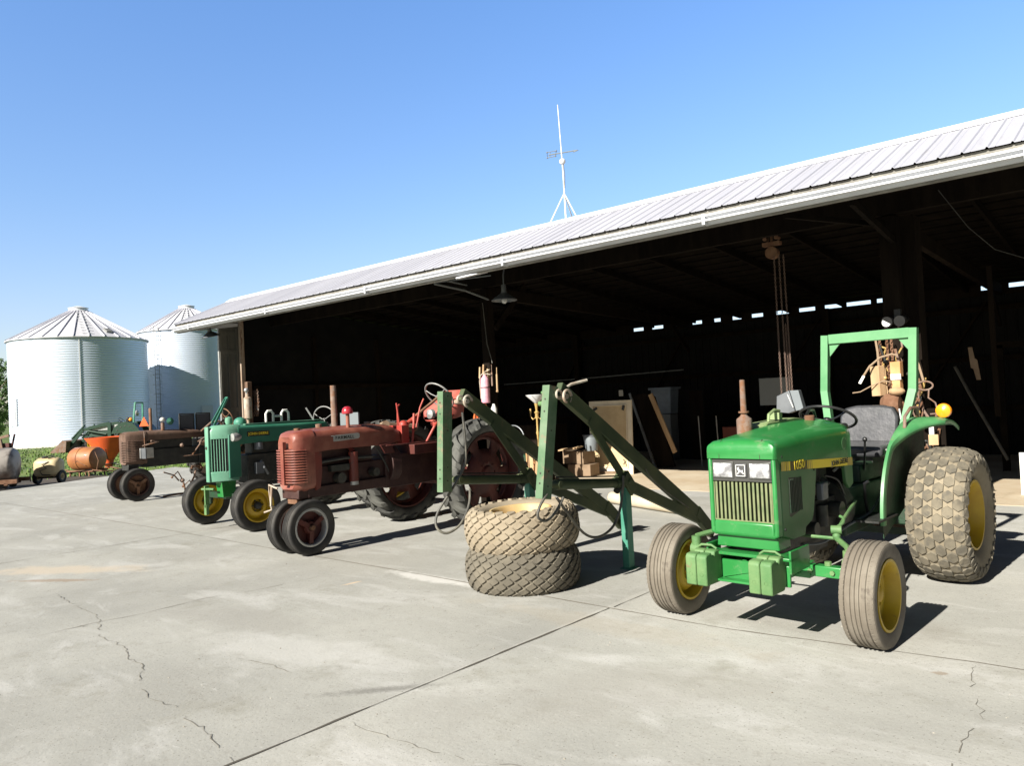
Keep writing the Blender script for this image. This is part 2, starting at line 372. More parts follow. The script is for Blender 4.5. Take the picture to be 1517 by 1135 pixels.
# ------------------------------------------------------------------ ground
def concrete():
    m=mat('concrete',(.40,.38,.335),.88); nt=m.node_tree; n=nt.nodes; L=nt.links; b=n['Principled BSDF']
    b.inputs['Specular IOR Level'].default_value=.25
    tc=n.new('ShaderNodeTexCoord'); V=tc.outputs['Object']
    def noi(sc,det=6,rg=.6,st=None,dis=0):
        v=V
        if st: mp=n.new('ShaderNodeMapping'); mp.inputs['Scale'].default_value=st; mp.inputs['Rotation'].default_value=(0,0,.5); L.new(V,mp.inputs[0]); v=mp.outputs[0]
        t=n.new('ShaderNodeTexNoise'); t.inputs['Scale'].default_value=sc; t.inputs['Detail'].default_value=det; t.inputs['Roughness'].default_value=rg; t.inputs['Distortion'].default_value=dis; L.new(v,t.inputs['Vector']); return t.outputs['Fac']
    def mr(f,a,c,lo=0,hi=1):
        r=n.new('ShaderNodeMapRange'); r.inputs[1].default_value=a; r.inputs[2].default_value=c; r.inputs[3].default_value=lo; r.inputs[4].default_value=hi; L.new(f,r.inputs[0]); return r.outputs[0]
    def mix(f,A,B):
        x=n.new('ShaderNodeMix'); x.data_type='RGBA'; L.new(f,x.inputs[0])
        for s,v in ((6,A),(7,B)):
            if isinstance(v,tuple): x.inputs[s].default_value=(*v,1)
            else: L.new(v,x.inputs[s])
        return x.outputs[2]
    def mul(a,c):
        x=n.new('ShaderNodeMath'); x.operation='MULTIPLY'
        for i,v in ((0,a),(1,c)):
            if isinstance(v,(int,float)): x.inputs[i].default_value=v
            else: L.new(v,x.inputs[i])
        return x.outputs[0]
    c=mix(mr(noi(.55,8,.62),.38,.66),(.345,.342,.312),(.445,.44,.40))
    c=mix(mr(noi(.9,6,.65,(1,2.6,1),.6),.52,.66,0,.6),c,(.53,.525,.50))          # washed-out pale patches
    c=mix(mr(noi(2.1,8,.7),.56,.74,0,.75),c,(.275,.265,.22))                         # dull grey blotches
    c=mix(mr(noi(.35,4,.5),.55,.7,0,.2),c,(.41,.385,.33))                          # dusty film
    c=mix(mr(noi(14,6,.7),.56,.72,0,.6),c,(.28,.265,.235))
    c=mix(mr(noi(4.5,9,.75),.60,.66,0,.35),c,(.25,.235,.205))
    c=mix(mr(noi(7,8,.75,(1,3,1),1.2),.62,.67,0,.5),c,(.56,.55,.52))
    c=mix(mr(noi(60,4,.6),.62,.72,0,.5),c,(.56,.54,.50))                            # light aggregate
    c=mix(mr(noi(70,3,.6),.62,.68,0,.75),c,(.15,.14,.12))                          # pits
    # the slabs left of the long joint were poured in a duller mix
    sx=n.new('ShaderNodeSeparateXYZ'); L.new(V,sx.inputs[0]); sl=mr(sx.outputs['X'],-3.34,-3.32,.855,.97)
    vm=n.new('ShaderNodeVectorMath'); vm.operation='SCALE'; L.new(c,vm.inputs[0]); L.new(sl,vm.inputs['Scale']); c=vm.outputs[0]
    # stains with their own outlines
    def stain(c,loc,rot,sc,col,amt,nsc=4,soft=.5):
        mp=n.new('ShaderNodeMapping'); mp.vector_type='TEXTURE'; mp.inputs['Location'].default_value=(*loc,0); mp.inputs['Rotation'].default_value=(0,0,rot); mp.inputs['Scale'].default_value=(*sc,1); L.new(V,mp.inputs[0])
        ln=n.new('ShaderNodeVectorMath'); ln.operation='LENGTH'; L.new(mp.outputs[0],ln.inputs[0])
        ad=n.new('ShaderNodeMath'); ad.operation='ADD'; L.new(ln.outputs['Value'],ad.inputs[0]); L.new(mr(noi(nsc,7,.7),.3,.7,-.45,.45),ad.inputs[1])
        return mix(mul(mr(ad.outputs[0],1,soft,0,1),amt),c,col)
    c=stain(c,(-9.1,3.0),.55,(1.05,.25),(.50,.42,.32),.6,3)
    c=stain(c,(-8.6,2.75),.55,(.6,.07),(.24,.15,.08),.5,8)
    c=stain(c,(-5.73,4.25),1.45,(.12,.022),(.60,.45,.30),.8,9)
    c=stain(c,(-3.50,2.70),.86,(.42,.055),(.15,.145,.13),.6,26,.1)
    c=stain(c,(-3.40,2.78),.86,(.34,.05),(.17,.165,.15),.55,30,.1)
    c=stain(c,(-4.55,2.85),.25,(.95,.30),(.50,.495,.47),.45,3)
    c=stain(c,(-5.2,4.75),.0,(.75,.12),(.60,.59,.56),.7,4)
    c=stain(c,(-5.6,3.05),.2,(.9,.3),(.27,.26,.235),.4,2.5)
    c=stain(c,(-2.3,3.5),.9,(1.3,.45),(.30,.285,.255),.35,2)
    c=stain(c,(-1.05,4.62),.3,(.05,.03),(.25,.19,.13),.6,12)
    c=stain(c,(-3.0,4.4),.0,(1.3,.2),(.38,.34,.27),.3,4)
    c=stain(c,(-1.9,5.2),.2,(1.0,.5),(.24,.22,.19),.35,3)
    c=stain(c,(-7.4,5.7),.2,(.8,.9),(.25,.235,.21),.45,2.5)
    c=stain(c,(-10.2,6.2),.2,(.8,1.2),(.23,.21,.19),.45,2.5)
    L.new(c,b.inputs['Base Color'])
    bp=n.new('ShaderNodeBump'); bp.inputs['Strength'].default_value=.35; bp.inputs['Distance'].default_value=.008
    ad=n.new('ShaderNodeMath'); ad.operation='ADD'; L.new(noi(45,6,.7),ad.inputs[0]); L.new(noi(6,5,.6),ad.inputs[1]); L.new(ad.outputs[0],bp.inputs['Height']); L.new(bp.outputs[0],b.inputs['Normal'])
    M['concrete']=m
concrete()
dm('grass_base',(.055,.10,.015),.95,col2=(.15,.19,.035),vs=.9,wear=(.17,.14,.06),wthr=(.58,.72),ws=2.5,bump=.6,bs=14)
dm('grass_blade',(.07,.15,.02),.8,col2=(.17,.24,.05),vs=2)
dm('dirt',(.04,.033,.024),.95,col2=(.07,.055,.04),vs=2,bump=.4)
dm('gravel_pale',(.42,.40,.35),.95,col2=(.5,.48,.43),vs=5,bump=.4)
dm('floor_tan',(.42,.33,.22),.85,col2=(.50,.43,.32),vs=1.1,wear=(.34,.27,.18),wthr=(.55,.7),ws=3,bump=.12)
def grid(name,x0,x1,y0,y1,nx,ny,z,m,zf=None):
    vs=[];fs=[]
    for j in range(ny+1):
        for i in range(nx+1):
            x=x0+(x1-x0)*i/nx; y=y0+(y1-y0)*j/ny; vs.append((x,y,z+(zf(x,y) if zf else 0)))
    for j in range(ny):
        for i in range(nx): a=j*(nx+1)+i; fs.append((a,a+1,a+nx+2,a+nx+1))
    return MB().add(vs,fs).build(name,m,fix=False)
structure(grid('grass_field',-500,150,-220,500,40,40,-.09,'grass_base'))
# concrete yard: slab with a real thickness
pl=[(-18.2,-1.2),(-16.5,-9),(14,-9),(14,10.98),(-23.6,10.98),(-22.65,8.74),(-21.28,5.69)]
structure(MB().prism(pl,-.085,0,'Z').build('concrete_yard','concrete',smooth=False))
structure(MB().prism([(-16.35,11),(4,11),(4,17.95),(-16.35,17.95)],-.08,.004,'Z').build('shed_floor','floor_tan',smooth=False))
structure(MB().prism([(-27,3.2),(-20.3,3.2),(-21.35,5.75),(-22.7,8.8),(-22.9,9.6),(-24.4,9.2),(-27.5,7.2)],-.088,-.075,'Z').build('dirt_strip','dirt',smooth=False))
structure(MB().lathe([(-.088,6.4),(.0,6.3),(.0,.01)],(-60.8,21.6,0),'Z',48).build('bin_pad','gravel_pale'))
structure(MB().lathe([(-.088,5.4),(.0,5.3),(.0,.01)],(-64.7,31.7,0),'Z',48).build('bin_pad','gravel_pale'))
def crack(mb,pts,w,z=.0035,jit=.02,sub=10,fade=True,rnd=random.Random(3)):
    P=[]
    for (a,b) in zip(pts[:-1],pts[1:]):
        n=max(2,int(math.dist(a,b)*sub))
        for i in range(n): f=i/n; P.append((a[0]+(b[0]-a[0])*f+rnd.uniform(-jit,jit),a[1]+(b[1]-a[1])*f+rnd.uniform(-jit,jit)))
    P.append(pts[-1]); k=len(mb.v)
    for i,p in enumerate(P):
        q=P[min(i+1,len(P)-1)]; o=P[max(i-1,0)]; d=(q[0]-o[0],q[1]-o[1]); L=math.hypot(*d) or 1
        ww=w*rnd.uniform(.25,1.2)*(min(1,i/3,(len(P)-1-i)/3) if fade else 1)
        mb.v.append((p[0]-d[1]/L*ww/2,p[1]+d[0]/L*ww/2,z)); mb.v.append((p[0]+d[1]/L*ww/2,p[1]-d[0]/L*ww/2,z))
    gap=0
    for i in range(len(P)-1):
        a=k+2*i
        if fade and gap<=0 and rnd.random()<.10: gap=rnd.randint(1,5)
        gap-=1
        if gap>0: continue
        mb.f.append((a,a+1,a+3,a+2))
j=MB(); crack(j,[(-21.6,4.86),(-10.2,4.87),(-7.5,4.82),(-4.7,4.79),(-2.35,4.74),(-.92,4.9),(4,4.95)],.016,jit=.004,sub=6,fade=False)
structure(j.build('joint_line','joint_mid',smooth=False,fix=False))
j=MB(); crack(j,[(-3.36,-3),(-3.33,1.76),(-3.28,4.75)],.017,jit=.003,sub=9,fade=False); crack(j,[(-3.27,4.8),(-3.22,10.9)],.010,jit=.003,sub=6,fade=False)
structure(j.build('joint_line','joint_dark',smooth=False,fix=False))
j=MB(); crack(j,[(-10.35,-2),(-10.25,2.9),(-10.18,4.85),(-10.1,10.9)],.012,jit=.003,sub=6,fade=False); crack(j,[(-6.5,1.9),(-6.5,2.42),(-6.43,2.7),(-6.45,3.2),(-6.28,3.75),(-6.25,4.24)],.008,jit=.012); crack(j,[(-16.3,-2),(-16.2,10.9)],.012,jit=.003,sub=6,fade=False)
structure(j.build('joint_line','joint_mid',smooth=False,fix=False))
j=MB(); crack(j,[(-7.96,2.53),(-7.21,2.47),(-6.73,2.45),(-6.5,2.38),(-6.05,2.21),(-5.61,2.22),(-5.36,2.13),(-5.08,2.12),(-4.83,1.98),(-4.5,1.89),(-4.29,1.91),(-4.13,1.92),(-4.02,1.88),(-3.83,1.87),(-3.66,1.84),(-3.48,1.8),(-3.31,1.75)],.006,jit=.016,sub=26)
crack(j,[(-3.27,2.35),(-3.02,2.35),(-2.84,2.36),(-2.66,2.37),(-2.44,2.42),(-2.0,2.6)],.005,jit=.012,sub=26)
crack(j,[(-.93,4.86),(-.88,4.54),(-.76,4.12),(-.79,3.76),(-.77,3.54),(-.7,2.5)],.005,jit=.015,sub=26)
crack(j,[(-4.73,2.54),(-4.4,2.6),(-4.09,2.6)],.006,jit=.01,sub=22)
crack(j,[(-6.58,2.19),(-6.45,2.28)],.03,jit=.01,sub=30)
dm('crack_line',(.20,.185,.155),.95)
structure(j.build('crack','crack_line',smooth=False,fix=False))
# loose grit on the yard
rnd=random.Random(31); g=MB()
for i in range(420):
    x=rnd.uniform(-14,1.5); y=1.2+9.3*rnd.random()**1.2; s=rnd.uniform(.002,.006)*(1+.25*y*.3)
    k=len(g.v); n_=5
    for j in range(n_): a=2*PI*j/n_+rnd.uniform(-.3,.3); q=s*rnd.uniform(.6,1.2); g.v.append((x+q*cos(a),y+q*sin(a),.0005))
    g.v.append((x,y,s*.8)); g.f+=[(k+j,k+(j+1)%n_,k+n_) for j in range(n_)]
dm('grit_mat',(.12,.10,.075),.95,col2=(.45,.42,.36),vs=30)
o=g.build('grit','grit_mat',smooth=False,fix=False); o['kind']='stuff'
# grass (stuff)
rnd=random.Random(11); g=MB()
for i in range(16000):
    y=rnd.uniform(3,34); x=-23.4-(rnd.random()**1.5)*44
    if math.hypot(x+60.8,y-21.6)<6.4 or math.hypot(x+64.7,y-31.7)<5.3: continue
    if x>-24.8 and y<9: continue
    h=rnd.uniform(.04,.12)*(1+.5*noise.noise(Vector((x*.4,y*.4,0)))); a=rnd.uniform(0,PI); w=.03; lx,ly=rnd.uniform(-.04,.04),rnd.uniform(-.04,.04)
    k=len(g.v); g.v+=[(x-w*cos(a),y-w*sin(a),-.09),(x+w*cos(a),y+w*sin(a),-.09),(x+lx,y+ly,-.09+h)]; g.f.append((k,k+1,k+2))
o=g.build('grass','grass_blade',smooth=False,fix=False); o['kind']='stuff'

# ------------------------------------------------------------------ the open shed (one thing)
YG,ZG=8.05,3.665; YR,ZR=9.42,4.29; YB,ZB=18.1,3.47; XL,XR=-16.95,4.2
shed=thing('open_shed','long open-fronted farm shed with a ribbed grey metal roof and white gutter','shed',(0,0,0))
def slope(name,y0,z0,y1,z1,m):
    mb=MB(); xs=[]; x=XL; k=0
    prof=[]
    while x<XR:
        for dx,h in ((0,0),(.030,0),(.040,.014),(.056,.014),(.066,0),(.105,0),(.115,.005),(.125,0)): prof.append((x+dx,h))
        x+=.1965
    prof.append((XR,0)); q=len(prof)
    ny,nz=-(z1-z0),(y1-y0); l=math.hypot(ny,nz); ny/=l; nz/=l
    segs=4
    for s in range(segs+1):
        f=s/segs
        for (x,h) in prof: mb.v.append((x,y0+(y1-y0)*f+ny*h,z0+(z1-z0)*f+nz*h))
    for s in range(segs):
        for i in range(q-1): a=s*q+i; mb.f.append((a,a+1,a+q+1,a+q))
    o=mb.build(name,m,shed,smooth=False,fix=False); sm=o.modifiers.new('Solid','SOLIDIFY'); sm.thickness=.008; sm.offset=-1
    return o
slope('roof_slope',YG-.03,ZG-.012,YR,ZR,'roof_metal')
slope('roof_slope',YR,ZR,YB,ZB,'roof_metal')
mb=MB()
for s0,s1 in ((XL-.02,-9.5),(-9.52,-2),(-2.02,XR+.02)):
    mb.prism([(YR-.16,ZR-.055),(YR-.02,ZR+.035),(YR+.02,ZR+.035),(YR+.18,ZR+.005),(YR+.18,ZR-.003),(YR,ZR+.02),(YR-.155,ZR-.063)],s0,s1)
mb.build('ridge_cap','ridge_white',shed,smooth=False)
GX=[XL-.03,-16.2,-13.1,-10.05,-7.0,-3.95,-.9,2.2,XR]; gr=random.Random(4)
for x0,x1 in zip(GX[:-1],GX[1:]):
    dz=gr.uniform(-.006,.006); dy=gr.uniform(-.005,.004); mb=MB(); mb.prism([(y+dy,z+dz) for y,z in [(YG+.01,3.465),(YG+.01,3.555),(YG-.08,3.578),(YG-.10,3.572),(YG-.10,3.552),(YG-.06,3.540),(YG-.055,3.528),(YG-.088,3.520),(YG-.088,3.500),(YG-.045,3.492),(YG-.02,3.465)]],x0,x1); mb.build('gutter','gutter_white',shed,smooth=False)
for x in (-16.2,-13.1,-10.05,-7.0,-3.95,-.9,2.2): MB().bb((x,YG-.106,3.462),(x+.035,YG+.02,3.582)).build('gutter_joint','gutter_white',shed)
MB().bb((XL,YG+.012,3.445),(XR,YG+.06,3.645)).build('fascia_board','fascia_edge',shed)
# rake trim at left gable
mb=MB(); mb.bar((XL-.012,YG-.03,ZG-.04),(XL-.012,YR,ZR-.04),.025,.10); mb.bar((XL-.012,YR,ZR-.04),(XL-.012,YB,ZB-.04),.025,.10); mb.build('rake_trim','gutter_white',shed)
# rafters and purlins
mb=MB(); x=XL+.4
while x<XR:
    mb.bar((x,YG+.07,ZG-.095),(x,YR-.01,ZR-.125),.045,.12); mb.bar((x,YR+.01,ZR-.125),(x,YB-.2,ZB-.10),.045,.12); x+=1.22
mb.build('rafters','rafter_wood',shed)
mb=MB(); mb.v=[(XL+.02,YG+.06,ZG-.022),(XR,YG+.06,ZG-.022),(XR,YR,ZR-.03),(XL+.02,YR,ZR-.03),(XR,YB,ZB-.03),(XL+.02,YB,ZB-.03)]; mb.f=[(0,1,2,3),(3,2,4,5)]; mb.build('roof_dark_sheet','rafter_wood',shed,smooth=False,fix=False)  # added dark sheet, hides the bright metal underside so the roof stays dark
mb=MB()
for i in range(5): f=(i+.5)/5; y=YG+(YR-YG)*f; z=ZG+(ZR-ZG)*f-.035; mb.bb((XL+.02,y-.05,z-.012),(XR,y+.05,z+.008))
for i in range(22): f=(i+.5)/22; y=YR+(YB-YR)*f; z=ZR+(ZB-ZR)*f-.035; mb.bb((XL+.02,y-.09,z-.012),(XR,y+.09,z+.008))
mb.build('purlins','rafter_wood',shed)
# header beams, truss web
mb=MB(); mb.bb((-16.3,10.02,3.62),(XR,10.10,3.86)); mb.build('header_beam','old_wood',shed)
mb=MB()
for x in (-9.3,-2.55): 
    mb=MB(); mb.bar((x,10.1,3.55),(x,17.8,3.28),.09,.2); mb.bar((x,10.3,2.9),(x,11.2,3.75),.05,.12); mb.bar((x,17.6,2.6),(x,16.6,3.4),.05,.12); mb.build('tie_beam','old_wood',shed)
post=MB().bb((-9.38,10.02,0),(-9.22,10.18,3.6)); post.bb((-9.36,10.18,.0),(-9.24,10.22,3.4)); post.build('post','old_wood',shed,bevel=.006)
MB().bb((-2.66,10.02,0),(-2.46,10.2,3.6)).build('post','old_wood',shed,bevel=.006)
MB().bb((-2.60,10.2,0),(-2.3,10.5,3.6)).build('post','old_wood',shed)
MB().bb((4.0,10.02,0),(4.16,10.2,3.6)).build('post','old_wood',shed)
for x in (-13.0,-6,-.5):
    MB().bb((x,17.7,0),(x+.15,17.85,3.3)).build('post','old_wood',shed)
mb=MB(); mb.bb((-16.405,9.24,0),(-16.315,9.34,4.1)); mb.build('corner_post','pale_post',shed,bevel=.008)
mb=MB(); mb.bb((-16.31,9.30,0),(-16.19,9.42,2.3)); mb.build('corner_post','brown_post',shed,bevel=.008)
# back wall with sheet ribs
mb=MB(); xs=XL+.5; pr=[]
while xs<XR:
    pr+=[(xs,0),(xs+.10,0),(xs+.115,.02),(xs+.135,.02),(xs+.15,0)]; xs+=.2
q=len(pr)
for z in (0,3.24):
    for (x,h) in pr: mb.v.append((x,18.0-h,z))
for i in range(q-1): mb.f.append((i,i+1,i+q+1,i+q))
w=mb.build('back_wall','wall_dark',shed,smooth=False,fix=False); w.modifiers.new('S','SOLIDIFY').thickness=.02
gaps=[(-11.2,-11.13),(-11.12,-10.77),(-10.54,-10.17),(-9.95,-9.66),(-9.35,-9.05),(-8.74,-8.54),(-8.25,-7.99),(-7.75,-7.44),(-7.14,-6.81),(-6.59,-6.2),(-6.0,-5.61),(-5.52,-4.99),(-4.88,-4.4),(-2.9,-2.6),(-2.42,-1.95),(-1.8,-1.3)]
mb=MB(); x=XL+.5
for a,b in gaps[1:]:
    mb.bb((x,17.90,3.22),(a,17.98,3.45)); x=b
mb.bb((x,17.90,3.22),(XR,17.98,3.45))
for (a,b) in gaps[1:]:
    sl=(a+11.1)*.0065; mb.bb((a,17.91,3.365+sl),(b,17.975,3.45)); mb.bb((a,17.91,3.22),(b,17.975,3.275+sl))
mb.build('eave_blocking','old_wood',shed,smooth=False)
mb=MB()
for z in (.9,1.9,2.9): mb.bb((XL+.5,17.86,z),(XR,17.92,z+.1))
for x0 in (-14.5,-11.3,-7.9,-4.6): mb.bar((x0,17.85,.4),(x0+1.8,17.85,3.1),.1,.04)
mb.build('wall_girts','old_wood',shed)
MB().tube([(-15.8,17.8,2.06),(-13,17.8,2.08),(-9.59,17.8,2.14)],.018,6).build('conduit','sheet_grey',shed)
# left end wall, right end wall
mb=MB(); y=9.42; pr=[]
mb.prism([(9.345,0),(18,0),(18,3.4),(YR+.1,4.17),(9.345,4.17)],-16.42,-16.38); mb.build('end_wall','wall_dark',shed,smooth=False)
mb=MB()
for y in (11.2,13.2,15.2): mb.bb((-16.38,y,0),(-16.28,y+.1,3.4))
for z in (1.0,2.1): mb.bb((-16.28,9.5,z),(-16.24,17.9,z+.1))
mb.build('wall_girts','old_wood',shed)
MB().prism([(8.2,0),(18,0),(18,3.4),(YR,4.1),(8.2,3.5)],4.21,4.25).build('end_wall','wall_dark',shed,smooth=False)
# wing wall panel at the left front
mb=MB(); mb.prism([(8.78,0),(9.34,0),(9.34,4.18),(8.78,3.92)],-16.44,-16.41); p=mb.build('wing_panel','panel_wood',shed,smooth=False)
mb=MB()
for (y0,y1) in ((8.78,8.83),(9.17,9.235)): mb.bb((-16.41,y0,0),(-16.385,y1,3.55))
for z in (.12,1.62,2.95,3.38): mb.bb((-16.41,8.832,z),(-16.388,9.168,z+.10))
mb.bb((-16.405,8.97,.22),(-16.39,9.0,3.38))
mb.build('panel_rail','panel_wood',shed,smooth=False)
MB().bb((-16.455,8.755,0),(-16.40,8.778,3.56)).build('panel_edge_trim','light_metal',shed)
MB().prism([(8.25,3.46),(9.22,3.60),(9.22,3.67),(8.2,3.56)],-16.40,-16.36).build('soffit_strip','gutter_white',shed,smooth=False)
# overhang braces
mb=MB(); mb.tube([(-8.57,8.15,3.44),(-8.83,9.1,3.44),(-9.2,10.05,3.40)],.018,6); mb.tube([(-8.3,8.15,3.45),(-8.9,9.2,3.55)],.014,6); mb.tube([(-8.55,8.15,3.46),(-7.8,8.6,3.5)],.012,6)
mb.build('brace','sheet_grey',shed)
MB().bar((-7.97,8.05,3.43),(-7.45,8.12,3.46),.08,.02).build('loose_flashing','gutter_white',shed)
mb=MB(); mb.bar((-2.4,8.15,3.44),(-2.5,10.0,3.3),.05,.08); mb.bar((-3.1,8.2,3.44),(-2.6,10.0,3.5),.05,.06); mb.build('brace','rafter_wood',shed)
MB().tube([(-9.30,10.0,3.35),(-9.22,9.98,2.6),(-9.12,9.97,2.32),(-9.10,9.96,2.25)],.008,6).build('cable','hose',shed)
MB().tube([(-1.9,9.6,3.7),(-1.7,10,3.3),(-1.5,10.3,3.05),(-1.2,10.4,2.9)],.005,6).build('cable','black_iron',shed)
MB().bb((-11.63,17.84,1.53),(-11.49,17.86,1.70)).build('switch_box','white_paint',shed,bevel=.01)
# inner workshop partition at right
mb=MB(); mb.bb((-2.25,14.9,0),(-2.15,15.0,2.1)); mb.bb((-2.25,14.9,2.05),(-.8,15.0,2.15)); mb.bb((-.9,14.9,0),(-.8,15.0,2.05)); mb.build('door_frame','rafter_wood',shed)
MB().bb((-2.02,13.0,1.0),(-1.95,13.02,3.2)).build('wall_board','old_wood',shed)

# ------------------------------------------------------------------ lightning rod with vane on the ridge
t=thing('weather_vane','thin lightning rod with arrow vane and glass ball on the shed ridge','weather vane',(-6.93,YR,ZR+.02)); t.scale=(1,1,.97)
mb=MB(); mb.tube([(0,0,0),(-.01,0,.75),(-.05,0,1.85)],[.013,.010,.006],8); mb.build('rod','white_paint',t)
mb=MB(); mb.tube([(-.28,-.10,-.09),(-.012,0,.42)],.009,6); mb.tube([(.17,.06,.0),(-.008,0,.42)],.009,6); mb.tube([(.0,.2,-.02),(-.008,0,.42)],.009,6); mb.build('tripod_leg','white_paint',t)
MB().ball((-.012,0,.93),.05,14,10).build('glass_ball','milk_glass',t)
mb=MB(); mb.tube([(-.27,0,1.10),(.28,.0,1.035)],.010,6); mb.prism([(.20,1.06),(.30,1.03),(.20,1.02),(.235,1.043)],-.006,.006,'Y')
mb.tube([(-.30,0,1.15),(-.12,0,1.13),(-.14,0,1.05),(-.30,0,1.06)],.007,6,closed=True); mb.tube([(-.24,0,1.14),(-.25,0,1.06)],.005,6); mb.ball((-.30,0,1.15),.014); mb.ball((-.3,0,1.06),.014); mb.ball((-.12,0,1.13),.014); mb.ball((-.14,0,1.05),.014)
mb.build('arrow','sheet_grey',t)
MB().tube([(0,0,.93),(.01,.012,.7),(.0,.012,.5)],.006,6).build('wire','galv',t)

# ------------------------------------------------------------------ barn lights
def barn_light(loc,label,arm=None,bulb=True,tilt=0):
    t=thing('barn_light',label,'lamp',loc,0,'enamel shade lamps under the shed eave')
    t.rotation_euler=(tilt,0,0)
    MB().lathe([(.02,.20),(.03,.205),(.09,.13),(.14,.05),(.17,.045),(.165,.035),(.135,.04),(.085,.12),(.02,.19)],axis='Z',n=28,closed_prof=True).build('lamp_shade','galv',t)
    MB().lathe([(.16,.04),(.26,.04),(.28,.03),(.28,.001)],n=16).build('socket','galv',t)
    if bulb: MB().ball((0,0,.02),.045).build('bulb','milk_glass',t)
    if arm: MB().tube(arm,.012,8).build('bracket_arm','galv',t)
    return t
barn_light((-7.9,9.0,3.13),'round enamel barn light with bare bulb hanging above the middle of the shed front',[(0,0,.27),(0,0,.42),(0,.05,.62),(0,.1,.82)])
barn_light((-16.15,8.45,3.29),'small grey shade lamp at the left corner of the shed eave',[(0,0,.27),(.02,-.02,.32),(.1,-.1,.27)],False,R(12))
t=thing('floodlight','small double floodlight fixed high on the right shed post','floodlight',(-2.5,9.95,2.33))
for dx in (-.06,.08): MB().cyl((dx,.06,.0),(dx-.02,-.1,-.03),.05,14,.065).build('lamp_head','black_paint',t)
MB().lathe([(-.1,.001),(-.1,.05)],(-.085,0,-.035),'Y',14).build('lens','milk_glass',t)
MB().bb((-.02,.0,.0),(.05,.07,.12)).build('mount','black_iron',t)

# ------------------------------------------------------------------ grain bins
def bin_(loc,r,ze,zp,label,ladder_ang,door_ang,rl_ang,seam_ang):
    t=thing('grain_bin',label,'grain bin',loc,0,'corrugated steel grain bins')
    pr=[]; lam=.17; z=0; N=int(ze/lam)*4
    for i in range(N+1):
        z=ze*i/N; pr.append((z,r+.012*cos(2*PI*i/4)))
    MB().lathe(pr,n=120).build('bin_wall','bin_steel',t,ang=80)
    n=30; rc=.55
    MB().lathe([(ze-.10,r+.14),(ze-.04,r+.15),(zp,rc),(zp,.01)],n=n).build('bin_roof','bin_roof',t,smooth=False)
    mb=MB()
    for i in range(n):
        a=2*PI*i/n; mb.bar((cos(a)*(r+.14),sin(a)*(r+.14),ze-.02),(cos(a)*rc,sin(a)*rc,zp+.035),.06,.10)
    mb.build('roof_ribs','bin_rib',t,smooth=False)
    MB().lathe([(zp-.05,rc+.08),(zp+.16,rc+.08),(zp+.22,rc+.14),(zp+.36,.15),(zp+.37,.001)],n=24).build('cap','bin_white',t)
    mb=MB(); a0=R(rl_ang)
    for i in range(9):
        f=(i+.5)/9; rr=r+(rc-r)*f; zz=ze+(zp-ze)*f+.09; c=Vector((cos(a0)*rr,sin(a0)*rr,zz)); s=Vector((-sin(a0),cos(a0),0))*.32; mb.tube([c-s,c+s],.03,6)
    mb.build('roof_ladder','bin_white',t)
    if ladder_ang is not None:
        mb=MB(); a=R(ladder_ang); o=Vector((cos(a),sin(a),0)); s=Vector((-sin(a),cos(a),0))*.2; q=o*(r+.16)
        for sg in (-1,1): mb.tube([q+s*sg+Vector((0,0,.4)),q+s*sg+Vector((0,0,ze+.3))],.025,6)
        k=.6
        while k<ze: mb.tube([q-s+Vector((0,0,k)),q+s+Vector((0,0,k))],.016,6); k+=.32
        k=2.6
        while k<ze+.2:
            mb.tube([o*(r+.14+.45*sin(PI*i/8))+(-s*1.6)*cos(PI*i/8)*1.0+Vector((0,0,k)) for i in range(9)],.012,5); k+=.8
        mb.build('ladder','grey_metal',t)
    mb=MB(); a=R(seam_ang); o=Vector((cos(a),sin(a),0)); s=Vector((-sin(a),cos(a),0))
    mb.bar(o*(r+.035)+Vector((0,0,.1)),o*(r+.035)+Vector((0,0,ze-.12)),.07,.03,up=o); mb.build('seam_strip','bin_white',t)
    mb=MB(); a=R(door_ang); o=Vector((cos(a),sin(a),0)); z0,z1,hw=(.15,2.3,.5) if ladder_ang is not None else (1.4,3.3,.5)
    mb.box(o*(r+.03)+Vector((0,0,(z0+z1)/2)),(.10,hw*2,z1-z0),rz=a); d=mb.build('door','bin_door',t,bevel=.03)
    MB().box(o*(r+.1)+s*0+Vector((0,0,(z0+z1)/2)),(.04,hw*1.7,z1-z0-.2),rz=a).build('door_panel','bin_door',d)
    return t
b1=bin_((-60.8,21.6,0),4.5,7.4,9.65,'big round corrugated steel grain bin standing nearest, its whole base on a pale pad',None,-84,-13,-20)
MB().box((4.45*cos(R(8))*.86,4.45*sin(R(8))*.86,7.83),(.5,.4,.25),rz=R(8),ry=.5).build('roof_vent','grey_metal',b1)
b2=bin_((-64.7,31.7,0),3.9,8.75,10.85,'grain bin half hidden behind the shed roof with a caged side ladder',-62,-7,-30,-100)

